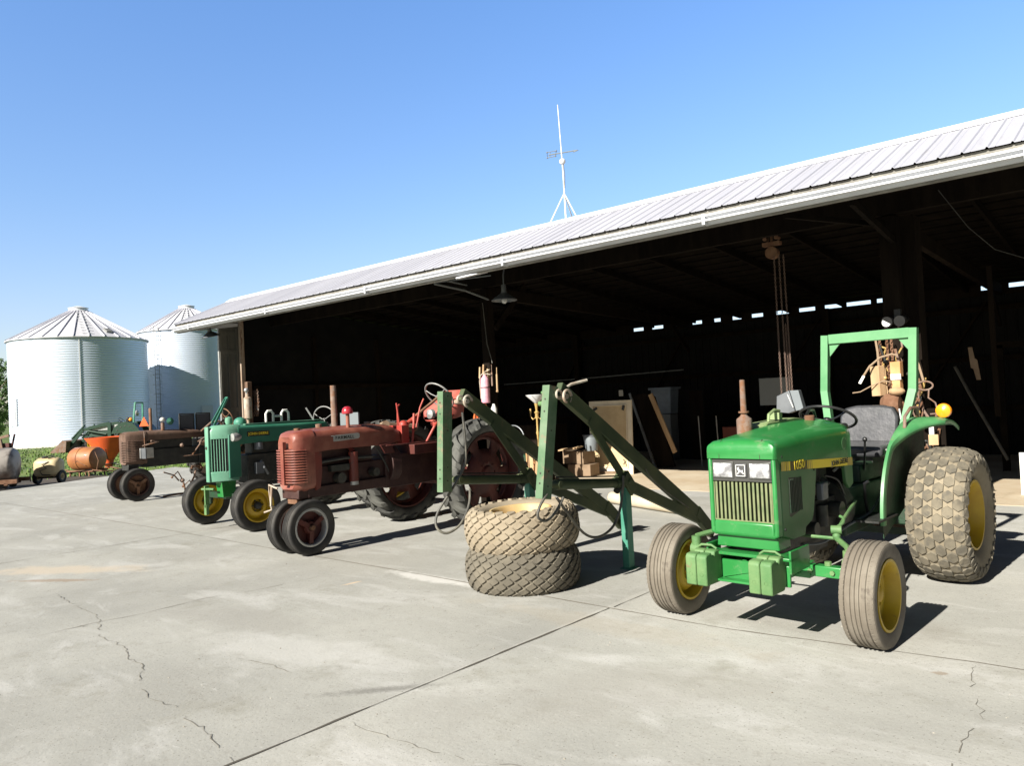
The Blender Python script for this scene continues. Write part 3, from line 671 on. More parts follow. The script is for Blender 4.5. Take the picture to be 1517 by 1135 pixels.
# ------------------------------------------------------------------ trees behind the left bin
dm('leaf_a',(.035,.085,.015),.7,col2=(.07,.14,.03),vs=1.2); dm('leaf_b',(.05,.11,.02),.7,col2=(.10,.17,.04),vs=1.2)
def tree(x,y,h,w,m,seed,label,tw=.25):
    rnd=random.Random(seed); t=thing('tree',label,'tree',(x,y,-.09),0,'trees beyond the grain bins')
    mb=MB(); mb.tube([(0,0,0),(.1,0,h*.3),(0,.1,h*.6),(.05,0,h*.85)],[tw,tw*.8,tw*.5,tw*.15],8); tips=[]
    for i in range(9):
        a=rnd.uniform(0,2*PI); z=h*rnd.uniform(.25,.7); q=w*rnd.uniform(.45,.8); p=(q*cos(a),q*sin(a),z+h*.2); mb.tube([(0,0,z),(p[0]*.5,p[1]*.5,z+h*.07),p],[tw*.35,tw*.22,tw*.06],5); tips.append(p)
    mb.build('trunk','bark',t)
    g=MB(); cl=[]
    for i in range(46):
        a=rnd.uniform(0,2*PI); z=rnd.uniform(.22,1); rr=w*math.sqrt(rnd.random())*(1-abs(z-.55)**1.6*1.3); cl.append((rr*cos(a),rr*sin(a),h*z,rnd.uniform(.35,.75)*w*.42))
    for c in cl:
        for k in range(70):
            d=Vector((rnd.gauss(0,1),rnd.gauss(0,1),rnd.gauss(0,.8))); d.normalize(); p=Vector(c[:3])+d*c[3]*rnd.uniform(.5,1.05); s=rnd.uniform(.07,.15)
            u=Vector((rnd.gauss(0,1),rnd.gauss(0,1),rnd.gauss(0,1))).normalized(); v=u.orthogonal().normalized(); q=len(g.v)
            g.v+=[tuple(p+u*s),tuple(p+v*s*.6),tuple(p-u*s),tuple(p-v*s*.6)]; g.f.append((q,q+1,q+2,q+3))
    g.build('crown',m,t,smooth=False,fix=False)
tree(-82,21.5,7.2,2.3,'leaf_a',1,'dark leafy tree at the left picture edge behind the big bin')
tree(-95,24.6,8.6,2.6,'leaf_b',2,'taller paler tree standing farther back at the left edge')
tree(-72,18.7,4.0,1.7,'leaf_b',5,'low bushy tree nearest the left edge behind the red implement')
tree(-110,27.0,9.5,3.6,'leaf_a',6,'broad dark tree beyond the left edge of the yard')
# ------------------------------------------------------------------ green utility tractor (right foreground)
def loft(sections,caps=True):
    mb=MB(); n=len(sections[0])
    for s in sections: mb.v+= [tuple(p) for p in s]
    for i in range(len(sections)-1):
        for j in range(n): a=i*n+j; b=i*n+(j+1)%n; mb.f.append((a,b,b+n,a+n))
    if caps: mb.f.append(tuple(range(n))); mb.f.append(tuple(range(len(mb.v)-1,len(mb.v)-n-1,-1)))
    return mb
def hood_sec(y,hw,zb,zt,r,crown=.02,n=6,taper=0):
    # inverted U closed at bottom, rounded shoulders
    P=[(hw+taper,y,zb)]
    for i in range(n+1):
        a=PI/2*i/n; P.append((hw-r+r*cos(a),y,zt-r-crown+r*sin(a)))
    for i in range(1,4): f=i/4; x=(hw-r)*(1-2*f); P.append((x,y,zt-crown+crown*4*f*(1-f)))
    for i in range(n+1):
        a=PI/2+PI/2*i/n; P.append((-hw+r+r*cos(a),y,zt-r-crown+r*sin(a)))
    P.append((-hw-taper,y,zb)); return P
T=thing('utility_tractor','bright green utility tractor with roll bar, front weights and yellow wheels in the right foreground','tractor',(-2.11,4.93,0),R(-3))
# front wheels
def car_rim(Ri,w,d,disc_d=.05):
    mb=MB(); h=w/2
    mb.lathe([(-h,Ri+.01),(h,Ri+.01),(h,Ri-.005),(h*.75,Ri-.02),(h*.1,Ri-.03),(-h*.1,Ri-.055),(-h*.6,Ri-.03),(-h,Ri-.005)],axis='X',n=48,closed_prof=True)
    mb.lathe([(d,.0),(d,.06),(d+disc_d,.09),(d+disc_d,.12),(d+.005,Ri-.045),(d-.006,Ri-.04),(d+disc_d-.012,.115),(d-.012,.055),(d-.012,0)],axis='X',n=48)
    return mb
def front_grooves(): return (-.78,-.62,-.2,.2,.62,.78)
for x,rz in ((.665,R(1)),(-.675,R(2))):
    tm=Tyre(.318,.20,.20,e=.42); mb=MB(); tm.carcass(mb,n=72,grooves=(-.75,-.30,.02,.34,.78))
    for k in range(64):      # sipes on the shoulders
        u=2*PI*k/64
        for v in (-1.0,1.0): tm.lug(mb,[(u-.036,v*.66),(u-.036,v*.98),(u+.036,v*.98),(u+.036,v*.66)],.0016,.95)
    mb2=MB(); s_=1
    w=wheel(T,(x,0,.318),mb,'tyre_dusty',car_rim(.205,.19,-.03 if x>0 else .03),'yellow',hub(-.01 if x>0 else -.06,.055,.05,1,5,.042),'yellow_shade',rz=rz)
# rear turf wheels
for x in (.6,-.6):
    wheel(T,(x+(.01 if x>0 else 0),1.95,.522),turf_tyre(.53,.41,.26,'hex',27,3,.80),'tyre_turf',dish_rim(.26,.34,.02 if x>0 else -.02,.22,-1),'yellow_shade',hub(.0,.09,.10,1 if x>0 else -1,8,.07),'yellow_shade',rx=.07,lugm='lug_dark')
# front axle
mb=MB(); mb.bb((-.30,-.045,.37),(.30,.045,.47)); mb.bb((-.52,-.035,.385),(-.26,.035,.455)); mb.bb((.26,-.035,.385),(.52,.035,.455))
mb.prism([(-.1,.36),(.1,.36),(.06,.62),(-.06,.62)],-.08,.08,'Y'); mb.build('front_axle','bright_green',T,bevel=.006)
mb=MB()
for s in (-1,1):
    mb.cyl((s*.53,0,.27),(s*.53,0,.56),.034,12); mb.cyl((s*.53,0,.318),(s*.62,0,.318),.026,10); mb.cyl((s*.50,0,.47),(s*.56,0,.47),.045,12)
    for xx in (.3,.44): mb.cyl((s*xx,-.05,.42),(s*xx,-.038,.42),.016,6)
    mb.cyl((s*.4,0,.455),(s*.4,0,.48),.022,8)
mb.build('spindle','faded_green',T)
mb=MB(); 
for s in (-1,1): mb.tube([(s*.53,0,.56),(s*.50,.06,.57),(s*.40,.16,.60)],.018,8); mb.ball((s*.40,.16,.615),.026,10,8)
mb.tube([(.40,.16,.64),(.30,.60,.68),(.22,1.0,.72)],.012,8); mb.cyl((.37,.15,.655),(.43,.17,.655),.028,10); mb.tube(sm([(.38,.2,.66),(.40,.27,.68),(.38,.34,.70),(.35,.36,.71)]),.010,8); mb.tube([(-.40,.16,.60),(.40,.16,.60)],.011,6)
mb.build('steering_link','faded_green',T)
# front support and weights
mb=MB(); mb.prism([(-.215,.57),(.215,.57),(.20,.70),(-.20,.70)],-.27,-.10,'Y'); mb.build('front_support','bright_green',T,bevel=.008)
mb=MB(); mb.bb((-.24,-.37,.535),(.33,-.27,.555)); mb.bb((-.24,-.37,.50),(-.225,-.2,.60)); mb.bb((.315,-.37,.46),(.33,-.1,.60)); mb.bb((-.20,-.33,.37),(.30,-.31,.50)); mb.bb((-.20,-.40,.37),(.25,-.33,.385)); mb.bb((-.18,-.31,.37),(.20,.06,.40))
mb.bb((-.20,-.31,.40),(-.16,.04,.55)); mb.bb((.20,-.31,.40),(.24,.04,.55)); mb.build('weight_bracket','bright_green',T,bevel=.004)
for x in (-.262,-.186,.168,.244):
    mb=MB(); poly=[(-.53,.375),(-.535,.39),(-.535,.575),(-.52,.595),(-.46,.60),(-.455,.575),(-.43,.575),(-.425,.60),(-.40,.61),(-.345,.60),(-.335,.56),(-.335,.42),(-.365,.375)]
    mb.prism([(y,.358+(z-.375)*.90) for y,z in poly],x-.036,x+.036)
    o=mb.build('front_weight','faded_green',T,bevel=.008)
    MB().lathe([(0,.012),(.003,.012),(.003,.001)],(x-.0,-.5365,.43),'Y',10).build('casting_mark','faded_green',o)
for x in (-.224,.206):
    MB().tube([(x-.065,-.39,.572),(x-.035,-.39,.592),(x+.035,-.39,.594),(x+.065,-.38,.572)],.008,8).build('weight_clamp','faded_green',T)
# grille shell
def shell(y0,y1):
    mb=MB()
    mb.bb((-.232,y0,.70),(-.203,y1,1.16)); mb.bb((.203,y0,.70),(.232,y1,1.16)); mb.bb((-.203,y0,.66),(.203,y1,.745)); mb.bb((-.232,y0,.66),(-.203,y1,.70)); mb.bb((.203,y0,.66),(.232,y1,.70))
    return mb
shell(-.31,-.24).build('grille_shell','bright_green',T,bevel=.012)
MB().bb((-.203,-.262,.745),(.203,-.25,1.16)).build('grille_backing','black_paint',T)
mb=MB()
for i in range(14):
    x=-.186+i*.0286; mb.bb((x-.0075,-.292,.75),(x+.0075,-.262,.995))
mb.bb((-.203,-.296,.742),(.203,-.285,.752)); mb.bb((-.203,-.296,.752),(-.196,-.285,.995)); mb.bb((.196,-.296,.752),(.203,-.285,.995)); mb.build('grille_slats','slat',T,bevel=.002)
mb=MB(); mb.bb((-.203,-.300,1.0),(.203,-.262,1.145)); mb.build('headlight_panel','lamp_bezel',T,bevel=.004)
for x in (-.125,.128):
    l=MB().bb((x-.075,-.306,1.018),(x+.075,-.300,1.128)).build('headlight','lamp_bezel',T,bevel=.004)
    mb=MB(); k=0; nx,nz=56,6
    for j in range(nz+1):
        for i in range(nx+1):
            u=-1+2*i/nx; v=-1+2*j/nz; mb.v.append((x+u*.066,-.309-.012*(1-u**4)*(1-v**4)-.0018*(i%4 in (1,2))*(abs(u)<.97),1.073+v*.045))
    for j in range(nz):
        for i in range(nx): a=j*(nx+1)+i; mb.f.append((a,a+1,a+nx+2,a+nx+1))
    mb.build('lens','lamp_glass',l,fix=False)
b=MB().bb((-.038,-.312,1.028),(.042,-.300,1.118)).build('badge','badge',T,bevel=.008)
mb=MB(); 
for (a,c) in (((-.030,1.036),(.034,1.039)),((-.030,1.106),(.034,1.109)),((-.030,1.036),(-.027,1.109)),((.031,1.036),(.034,1.109))): mb.bb((a[0],-.3145,a[1]),(c[0],-.3115,c[1]))
deer=[(-.022,1.052),(-.015,1.058),(-.010,1.068),(-.016,1.078),(-.020,1.090),(-.017,1.092),(-.012,1.082),(-.010,1.094),(-.007,1.094),(-.007,1.081),(-.003,1.076),(.010,1.072),(.018,1.076),(.019,1.071),(.014,1.066),(.022,1.058),(.026,1.050),(.022,1.050),(.012,1.060),(.0,1.063),(-.006,1.061),(-.014,1.052),(-.020,1.046)]
mb.prism(deer,-.3145,-.3115,'Y'); mb.build('badge_emblem','badge_white',b,smooth=False)
# hood
hs=[hood_sec(-.318,.225,1.148,1.215,.035,.004),hood_sec(-.308,.233,1.146,1.250,.042,.006),hood_sec(-.275,.236,1.145,1.270,.05,.012),hood_sec(-.20,.236,1.08,1.285,.065,.02),hood_sec(0,.236,1.06,1.315,.075,.03),hood_sec(.25,.236,1.045,1.338,.085,.035),
    hood_sec(.55,.236,1.03,1.345,.09,.035),hood_sec(.85,.236,1.02,1.345,.09,.035),hood_sec(.93,.236,1.01,1.335,.09,.03),hood_sec(.955,.225,1.01,1.315,.08,.03)]
hood=loft(hs).build('hood','bright_green',T,ang=50)
mb=MB()
for x in (-.14,.14): mb.tube([(x,-.319,1.15),(x,-.318,1.17),(x,-.300,1.245),(x,-.27,1.269)],.0022,5)
mb.build('hood_seam','decal_black',hood)
dm('decal_dark',(.07,.055,.012),.5)
# decal stripe on both flanks
for s in (1,-1):
    xx=s*.2375
    def sp(y0,y1,m,nm,dx=0,za=.0,zb=.0):
        f=lambda y:1.123-(y+.2)*.062
        mb=MB(); mb.v=[(xx+s*dx,y0,f(y0)-.058+za),(xx+s*dx,y1,f(y1)-.058+za),(xx+s*dx,y1,f(y1)-zb),(xx+s*dx,y0,f(y0)-zb)]; mb.f=[(0,1,2,3)]; return mb.build(nm,m,hood,smooth=False,fix=False)
    d=sp(-.235,.94,'decal_yellow','decal_stripe',.0008)
    for (a,b2,m) in ((-.235,-.20,'decal_tan'),(-.195,-.18,'decal_tan'),(-.17,-.16,'decal_black'),(-.15,-.13,'decal_tan'),(-.105,.125,'decal_dark'),(.13,.15,'decal_black'),(.16,.18,'decal_tan'),(.19,.205,'decal_tan'),(.22,.23,'decal_tan'),(.84,.94,'decal_tan')): sp(a,b2,m,'decal_fade',.0016)
    if s>0:
        text('number_outline','1050',.078,'decal_black',hood,(xx+.0028,.022,1.079),(R(90),0,R(90)),.0006,1.0,1.1,.0028); text('number_lettering','1050',.078,'decal_yellow',hood,(xx+.0042,.018,1.082),(R(90),0,R(90)),.0006,1.0,1.1,.0012)
        text('name_lettering','JOHN DEERE',.050,'decal_black',hood,(xx+.0035,.70,1.038),(R(90),0,R(90)),.0008,1.0,1.05,.001)
    else:
        text('number_outline','1050',.078,'decal_black',hood,(xx-.0028,.018,1.082),(R(90),0,R(-90)),.0006,1.0,1.1,.0058); text('number_lettering','1050',.078,'decal_yellow',hood,(xx-.0042,.018,1.082),(R(90),0,R(-90)),.0006,1.0,1.1,.0012)
mb=MB()
for s_ in (1,-1):
    for (y,z) in ((-.215,1.155),(-.215,.70),(.265,1.03)): MB().cyl((s_*.232,y,z),(s_*.2375,y,z),.009,8).build('panel_bolt','black_iron',T)
    pass
for k,(x,y) in enumerate(((-.09,-.24),(.09,-.24))): MB().lathe([(1.262,.008),(1.272,.007),(1.273,.001)],(x,y,0),n=8).build('hood_bolt','bright_green',hood)
# hood round emblem near the rear
e=MB().lathe([(.2378,.001),(.2392,.03),(.2392,.045),(.2378,.047)],axis='X',n=24).build('flank_emblem','side_green',hood); e.location=(0,.80,1.165)
# side panels
for s in (1,-1):
    mb=MB(); mb.prism([(-.24,.66),(-.24,1.135),(.0,1.12),(.31,1.06),(.30,.98),(.235,.75),(.20,.70),(.10,.67),(.08,.62),(-.10,.62),(-.24,.66)][:-1],s*.212,s*.232); p=mb.build('side_panel','side_green',T,bevel=.006)
    v=MB(); v.prism([(-.14,.775),(-.13,1.015),(.06,1.0),(.055,.80),(-.12,.765)],s*.2325,s*.2345); vv=v.build('vent_screen','decal_black',p)
    v=MB()
    for i in range(9): y=-.125+i*.0215; v.bb((s*.2345 if s>0 else s*.2375,y-.003,.79),(s*.2375 if s>0 else s*.2345,y+.003,1.005))
    v.build('vent_slats','green_iron',vv)
# cowl and dash
mb=MB(); mb.prism([(.80,1.02),(.955,1.01),(.955,.86),(.88,.83),(.82,.88)],.205,.232); mb.prism([(.80,1.02),(.955,1.01),(.955,.86),(.88,.83),(.82,.88)],-.232,-.205); mb.build('cowl','side_green',T,bevel=.005)
mb=MB(); mb.bb((-.2,.955,.85),(.2,1.02,1.30)); mb.build('dashboard','black_paint',T,bevel=.02)
# engine and drive line
mb=MB(); mb.bb((-.13,-.2,.50),(.13,.9,.78)); mb.bb((-.12,.12,.78),(.10,.80,1.0)); mb.bb((-.10,.1,.42),(.10,.75,.5)); mb.cyl((-.14,.9,.64),(-.14,.9,.66),.1,12); mb.cyl((0,.85,.68),(0,1.0,.68),.22,20)
for i in range(4): mb.cyl((.12,.2+i*.15,.92),(.17,.2+i*.15,.88),.02,8); mb.tube([(.16,.2+i*.15,.92),(.18,.22+i*.13,.85),(.16,.35,.80)],.006,6)
mb.cyl((.13,.30,.62),(.22,.30,.62),.05,12); mb.cyl((.15,.55,.60),(.15,.55,.75),.045,14); mb.cyl((.15,.70,.70),(.24,.70,.70),.06,14); mb.build('engine','oily',T,bevel=.006)
MB().lathe([(-.06,.13),(-.045,.14),(-.03,.10),(.0,.10),(.02,.06)],(0,-.03,.88),'Y',20).build('fan','black_iron',T)
mb=MB(); mb.bb((-.14,1.0,.45),(.14,2.0,.80)); mb.bb((-.40,1.84,.42),(.40,2.06,.64)); mb.cyl((-.56,1.95,.535),(.56,1.95,.535),.09,16); mb.bb((-.12,1.4,.80),(.12,2.1,.95)); mb.build('transmission','green_iron',T,bevel=.015)
for s in (-1,1):
    mb=MB(); mb.bb((s*.14 if s>0 else s*.37,1.02,.56),(s*.37 if s>0 else s*.14,1.45,.575)); mb.build('footplate','black_iron',T)
    MB().tube([(s*.2,1.3,.58),(s*.22,1.2,.72),(s*.26,1.1,.84),(s*.29,1.10,.86)],.012,8).build('pedal','black_paint',T)
mb=MB()
for s in (-1,1): mb.tube([(s*.12,1.5,.9),(s*.16,1.42,1.05),(s*.18,1.38,1.14)],.008,6); mb.ball((s*.18,1.38,1.15),.02,8,6)
mb.build('shift_lever','black_paint',T)
mb=MB(); mb.bb((-.3,2.05,.30),(.3,2.2,.36)); mb.tube([(-.3,2.1,.4),(-.35,2.6,.35),(-.36,2.85,.33)],.025,6); mb.tube([(.3,2.1,.4),(.35,2.6,.35),(.36,2.85,.33)],.025,6); mb.build('hitch_arm','green_iron',T)
MB().tube(sm([(.06,-.18,1.02),(.10,-.02,1.03),(.12,.12,.98),(.10,.2,.96)]),.022,8).build('radiator_hose','hose',T)
MB().tube(sm([(.14,.25,.52),(.18,.5,.50),(.19,.9,.55),(.22,1.3,.60),(.2,1.6,.7)]),.009,6).build('brake_line','galv',T)
MB().tube(sm([(.16,.62,.95),(.2,.75,.9),(.19,.9,.75),(.18,1.05,.62)]),.008,6).build('wiring','black_paint',T)
MB().tube(sm([(.15,.80,.96),(.18,.86,.99),(.17,.95,.93)]),.010,6).build('fuel_line','light_metal',T)
MB().box((.20,.46,.86),(.05,.10,.12)).build('injection_pump','galv',T,bevel=.01)
# exhaust
e=MB().lathe([(1.27,.045),(1.275,.053),(1.375,.053),(1.385,.050),(1.40,.030),(1.41,.022),(1.44,.021),(1.64,.018),(1.655,.017),(1.655,.012),(1.60,.012)],(-.165,.10,0),'Z',20).build('exhaust_stack','rust_pale',T)
MB().lathe([(1.425,.022),(1.425,.036),(1.437,.036),(1.437,.022)],(-.165,.10,0),'Z',16).build('exhaust_clamp','rust',e)
# battery bracket, handle, fuel cap
mb=MB(); mb.prism([(.18,1.30),(.26,1.345),(.70,1.36),(.86,1.345),(.86,1.30)],-.21,-.07); o=mb.build('hood_bracket','pale_green',T,bevel=.006)
MB().tube([(-.085,.30,1.35),(-.085,.31,1.40),(-.085,.40,1.43),(-.085,.48,1.42)],.011,8).build('bracket_handle','pale_green',o); MB().bb((-.14,.42,1.36),(-.06,.47,1.41)).build('latch','pale_green',o)
MB().lathe([(1.325,.035),(1.37,.035),(1.375,.03),(1.375,.001)],(.04,.70,0),'Z',16).build('fuel_cap','rust',T)
steering_wheel(T,(-.01,1.16,1.335),.205,R(-28),col=(0,.98,1.16))
# seat
sb=loft([[(x,1.98+y*.0+ (z-1.08)*.18+dy,z) for (x,z) in ((-.2,1.08),(-.235,1.14),(-.235,1.30),(-.20,1.375),(-.1,1.395),(.1,1.395),(.20,1.375),(.235,1.30),(.235,1.14),(.2,1.08))] for y,dy in ((0,-.03),(0,.0),(0,.05))])
sb.build('seat_back','vinyl',T,bevel=.018)
MB().box((0,1.80,1.04),(.44,.36,.09),rx=.06).build('seat_cushion','vinyl',T,bevel=.025)
mb=MB(); mb.bb((-.12,1.7,.93),(.12,1.95,1.0)); mb.tube([(.235,2.03,1.1),(.25,2.0,1.2)],.008,6); mb.build('seat_base','black_iron',T)
MB().tube([(.255,1.62,1.05),(.27,1.8,1.06),(.26,1.97,1.12),(.255,2.03,1.25),(.24,2.04,1.36)],.008,6).build('seat_rail','light_metal',T)
# roll bar
RY=2.08; rb=MB()
L_=[(-.355,RY,2.03),(-.385,RY,1.53),(-.335,RY-.07,1.24),(-.33,RY-.09,.66)]; R_=[(.375,RY,2.03),(.345,RY,1.52),(.275,RY-.07,1.20),(.26,RY-.09,.66)]
for P in (L_,R_):
    rb=MB()
    for a,b in zip(P[:-1],P[1:]): rb.bar(a,b,.062,.062,up=(0,1,0))
    for a in P[1:-1]: rb.box(a,(.060,.0615,.05))
    rb.build('roll_bar_post','rops_green',T,smooth=False)
c=MB(); c.bar((-.323,RY,1.992),(.343,RY,1.992),.055,.085); c.build('roll_bar_crossbeam','rops_green',T,bevel=.004)
mb=MB(); mb.prism([(-.323,1.95),(-.323,1.84),(-.23,1.95)],RY-.006,RY+.006,'Y'); mb.build('gusset','rops_green',T,smooth=False); mb=MB(); mb.prism([(.343,1.95),(.335,1.84),(.25,1.95)],RY-.006,RY+.006,'Y'); mb.build('gusset','rops_green',T,smooth=False)
# fenders
dm('fender_green',(.045,.19,.065),.42,col2=(.08,.24,.09),vs=4,wear=(.14,.2,.09),wthr=(.6,.72))
for s in (1,-1):
    c=(1.93,.52); RF=.745; xin,xout=(.335,.62) if s>0 else (-.335,-.62)
    A=[(c[0]+RF*cos(R(a)),c[1]+RF*sin(R(a))) for a in range(60,178,6)]
    f=MB(); f.prism(A+[(1.20,.42),(1.75,.60),(2.3,.75)],xin,xin+s*.006); fo=f.build('fender','green_iron',T,smooth=False)
    f=MB()
    for (r,x0,x1) in ((RF,xin,xout),):
        k=len(f.v)
        angs=[64+4*i for i in range(30)]
        for a in angs:
            dr=0; front=max(0,(a-96)/34); xo=x0+(x1-x0)*(1-.93*min(1,front)**.7) if a>96 else x1
            for (xx,rr) in ((x0,r+.004),(x0+(xo-x0)*.15,r+.022),(x0+(xo-x0)*.85,r+.02),(xo,r),(xo,r-.03)): f.v.append((xx,c[0]+rr*cos(R(a)),c[1]+rr*sin(R(a))))
        for i in range(len(angs)-1):
            for j in range(4): q=k+i*5+j; f.f.append((q,q+1,q+6,q+5))
    fl=f.build('fender_top','bright_green' if s<0 else 'fender_green',T,ang=60,fix=False); fl.modifiers.new('S','SOLIDIFY').thickness=.006
    MB().tube([(s*.40,1.62,1.22),(s*.40,1.64,1.31),(s*.41,1.76,1.375),(s*.42,1.88,1.37),(s*.42,1.92,1.30)],.013,8).build('grab_handle','rust_pale' if s>0 else 'black_paint',T)
    if s<0: continue
    l=MB().lathe([(-.03,.001),(-.026,.03),(-.012,.054),(.012,.058),(.02,.05),(.04,.035),(.045,.001)],(s*.60,1.93,1.34),'Y',24).build('warning_light','amber',T)
    MB().bb((s*.59,1.93,1.26),(s*.61,1.96,1.29)).build('light_bracket','rops_green',l)

# ------------------------------------------------------------------ loader frame standing on its own legs
W=thing('loader_frame','faded green front loader frame parked on its own legs behind the stacked tyres','loader',(-3.86,4.9,0))
def side(x,y0,y1):
    s=1
    # upright C channel (leaning back)
    u=MB(); a=Vector((x,y0,.80)); b=Vector((x,y1,1.70)); d=(b-a).normalized(); fwd=Vector((0,d.z,-d.y))
    L=(b-a).length
    def P(xx,t,q): return tuple(a+d*t+fwd*q+Vector((xx,0,0)))
    w=.036
    pr=[(-w,0),(w,0),(w,.115),(w-.01,.115),(w-.01,.01),(-w+.01,.01),(-w+.01,.115),(-w,.115)]
    k=len(u.v)
    for t in (0,L): 
        for (xx,q) in pr: u.v.append(P(xx,t,q))
    n=len(pr)
    for j in range(n): u.f.append((k+j,k+(j+1)%n,k+n+(j+1)%n,k+n+j))
    u.f.append(tuple(range(k,k+n))); u.f.append(tuple(range(k+2*n-1,k+n-1,-1)))
    for z0 in (0,L-.008):
        k=len(u.v)
        for (xx,q) in ((-w,0),(w,0),(w,.115),(-w,.115)): u.v.append(P(xx,z0,q))
        u.f.append((k,k+1,k+2,k+3))
    up=u.build('upright','loader_green',W,smooth=False)
    for t in (.12,.20,.70,.80): MB().tube([P(.0,t,-.003),P(.0,t,.002)],.008,8).build('bolt_hole','decal_black',up)
    for t in (.10,.22,.55,.86): MB().tube([P(w+.003,t,.06),P(w-.002,t,.06)],.007,8).build('bolt_hole','decal_black',up)
    # lift arm (knee-shaped boom)
    m=MB(); top=(x,.24,1.60); kn=(x,.58,1.20)
    m.bar((x,.12,1.665),(x,2.42,.29),.058,.125); m.bar((x,2.36,.335),(x,2.70,.06),.07,.13); m.build('boom','loader_arm',W,bevel=.006)
    m=MB(); m.bar((x,1.14,.74),(x,2.42,.245),.05,.10); m.build('lower_link','loader_arm',W,bevel=.005)
    m=MB(); m.bar((x-.03,.62,1.32),(x-.03,1.10,.80),.012,.085,up=(0,1,0)); m.bar((x+.03,.50,1.38),(x+.03,.98,.83),.012,.075,up=(0,1,0)); m.build('brace_strut','loader_arm',W,smooth=False)
    # cylinder along the bottom
    m=MB(); m.cyl((x,.02,.885),(x,.95,.79),.043,16); m.cyl((x+.0,.88,.80),(x,1.06,.78),.05,12); m.cyl((x-.05,.03,.885),(x+.05,.03,.885),.03,10); c=m.build('hydraulic_cylinder','loader_arm',W)
    MB().tube([(x+.01,.02,.945),(x+.01,.5,.897),(x+.01,.97,.852)],.007,6).build('hydraulic_pipe','black_iron',c)
    MB().cyl((x,.9,.72),(x,.97,.77),.03,10).build('port','oily',c)
    # leg
    m=MB(); m.bb((x-.035,1.0,.01),(x+.035,1.09,.82)); m.bb((x-.06,.98,0),(x+.06,1.12,.010)); m.build('leg','leg_teal',W,bevel=.005)
    m=MB(); m.bar((x,.98,.86),(x,1.12,.70),.12,.12); m.cyl((x-.07,1.04,.80),(x+.07,1.04,.80),.022,10); m.build('leg_socket','loader_arm',W,bevel=.005)
    # upper pin with collars
    m=MB(); m.cyl((x-.07,.12,1.60),(x+.09,.12,1.60),.022,12)
    m.build('pin','white_rust',W)
    m=MB(); m.tube([(x+.09+.0*i,.12+.052*cos(2*PI*i/20),1.60+.05*sin(2*PI*i/20)) for i in range(15)],.012,8); m.tube([(x+.05,.06+.035*cos(2*PI*i/16),1.62+.035*sin(2*PI*i/16)) for i in range(11)],.010,8); m.build('collar','white_rust',W)
side(0,-.205,-.04); side(-1.14,-.20,-.14)
m=MB(); m.tube([(0,.20,1.62),(0,.22,1.67),(.0,.30,1.70),(.05,.46,1.73)],.013,8); m.tube([(0,.20,1.62),(.02,.26,1.58),(.02,.24,1.55)],.012,8); m.build('latch_handle','white_rust',W)
m=MB(); m.cyl((-.12,.05,1.64),(-.05,.05,1.64),.014,10); m.cyl((-.135,.03,1.55),(-.05,.03,1.55),.022,10); m.build('stub_pin','faded_green',W)
m=MB(); m.cyl((-1.14,2.62,.10),(-1.0,2.62,.10),.03,14); m.build('cross_tube','loader_arm',W)
m=MB(); m.tube(sm([(-1.09,.08,1.50),(-1.09,.10,1.2),(-1.10,.08,1.0),(-1.12,-.08,.80),(-1.16,-.22,.62),(-1.14,-.26,.50),(-1.08,-.20,.44),(-1.05,-.05,.50),(-1.06,.08,.66),(-1.08,.12,.80)]),.0115,8); m.build('hydraulic_hose','hose',W)
m=MB(); m.tube(sm([(.03,-.14,.83),(.04,-.25,.74),(.03,-.26,.66),(.03,-.16,.62),(.04,-.04,.68),(.05,.05,.78)]),.0115,8); m.tube(sm([(.04,-.02,.78),(.04,.10,.65),(.05,.30,.45),(.05,.50,.38),(.05,.72,.42),(.05,.86,.55),(.05,.93,.74),(.05,.95,.86)]),.0115,8); m.build('hydraulic_hose','hose',W)
m=MB(); m.tube(sm([(.04,1.35,.88),(.04,1.5,.74),(.04,1.75,.60),(.04,1.95,.50),(.04,2.15,.40)]),.005,6); m.build('grease_line','hose',W)

# ------------------------------------------------------------------ two stacked turf tyres
def stacked(loc,label,m,rimm,tilt,seed,ro=.50,w=.345):
    t=thing('spare_wheel',label,'tyre',loc,rz=R(20*seed),group='turf tyres stacked on the concrete')
    t.rotation_euler=(tilt[0],tilt[1],R(33*seed))
    tc_,tl_=turf_tyre(ro,w,.26,'diamond',25,seed,.92); ty=tc_.build('tyre',m,t,ang=28); ty.rotation_euler=(0,R(90),0); tl=tl_.build('tread_blocks',m,ty,smooth=False)
    mb=MB(); mb.lathe([(-.15,.272),(.15,.272),(.15,.255),(.13,.235),(.05,.225),(.03,.20),(.02,.15),(.0,.12),(-.02,.12),(-.0,.2),(-.1,.225),(-.15,.25)],axis='Z',n=48,closed_prof=True); mb.build('rim',rimm,t)
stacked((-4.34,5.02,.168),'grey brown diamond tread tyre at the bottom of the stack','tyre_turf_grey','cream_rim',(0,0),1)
stacked((-4.34,5.03,.50),'tan diamond tread tyre with cream rim lying on top of the stack','tyre_turf_tan','cream_rim',(R(-.5),R(-2.2)),2)
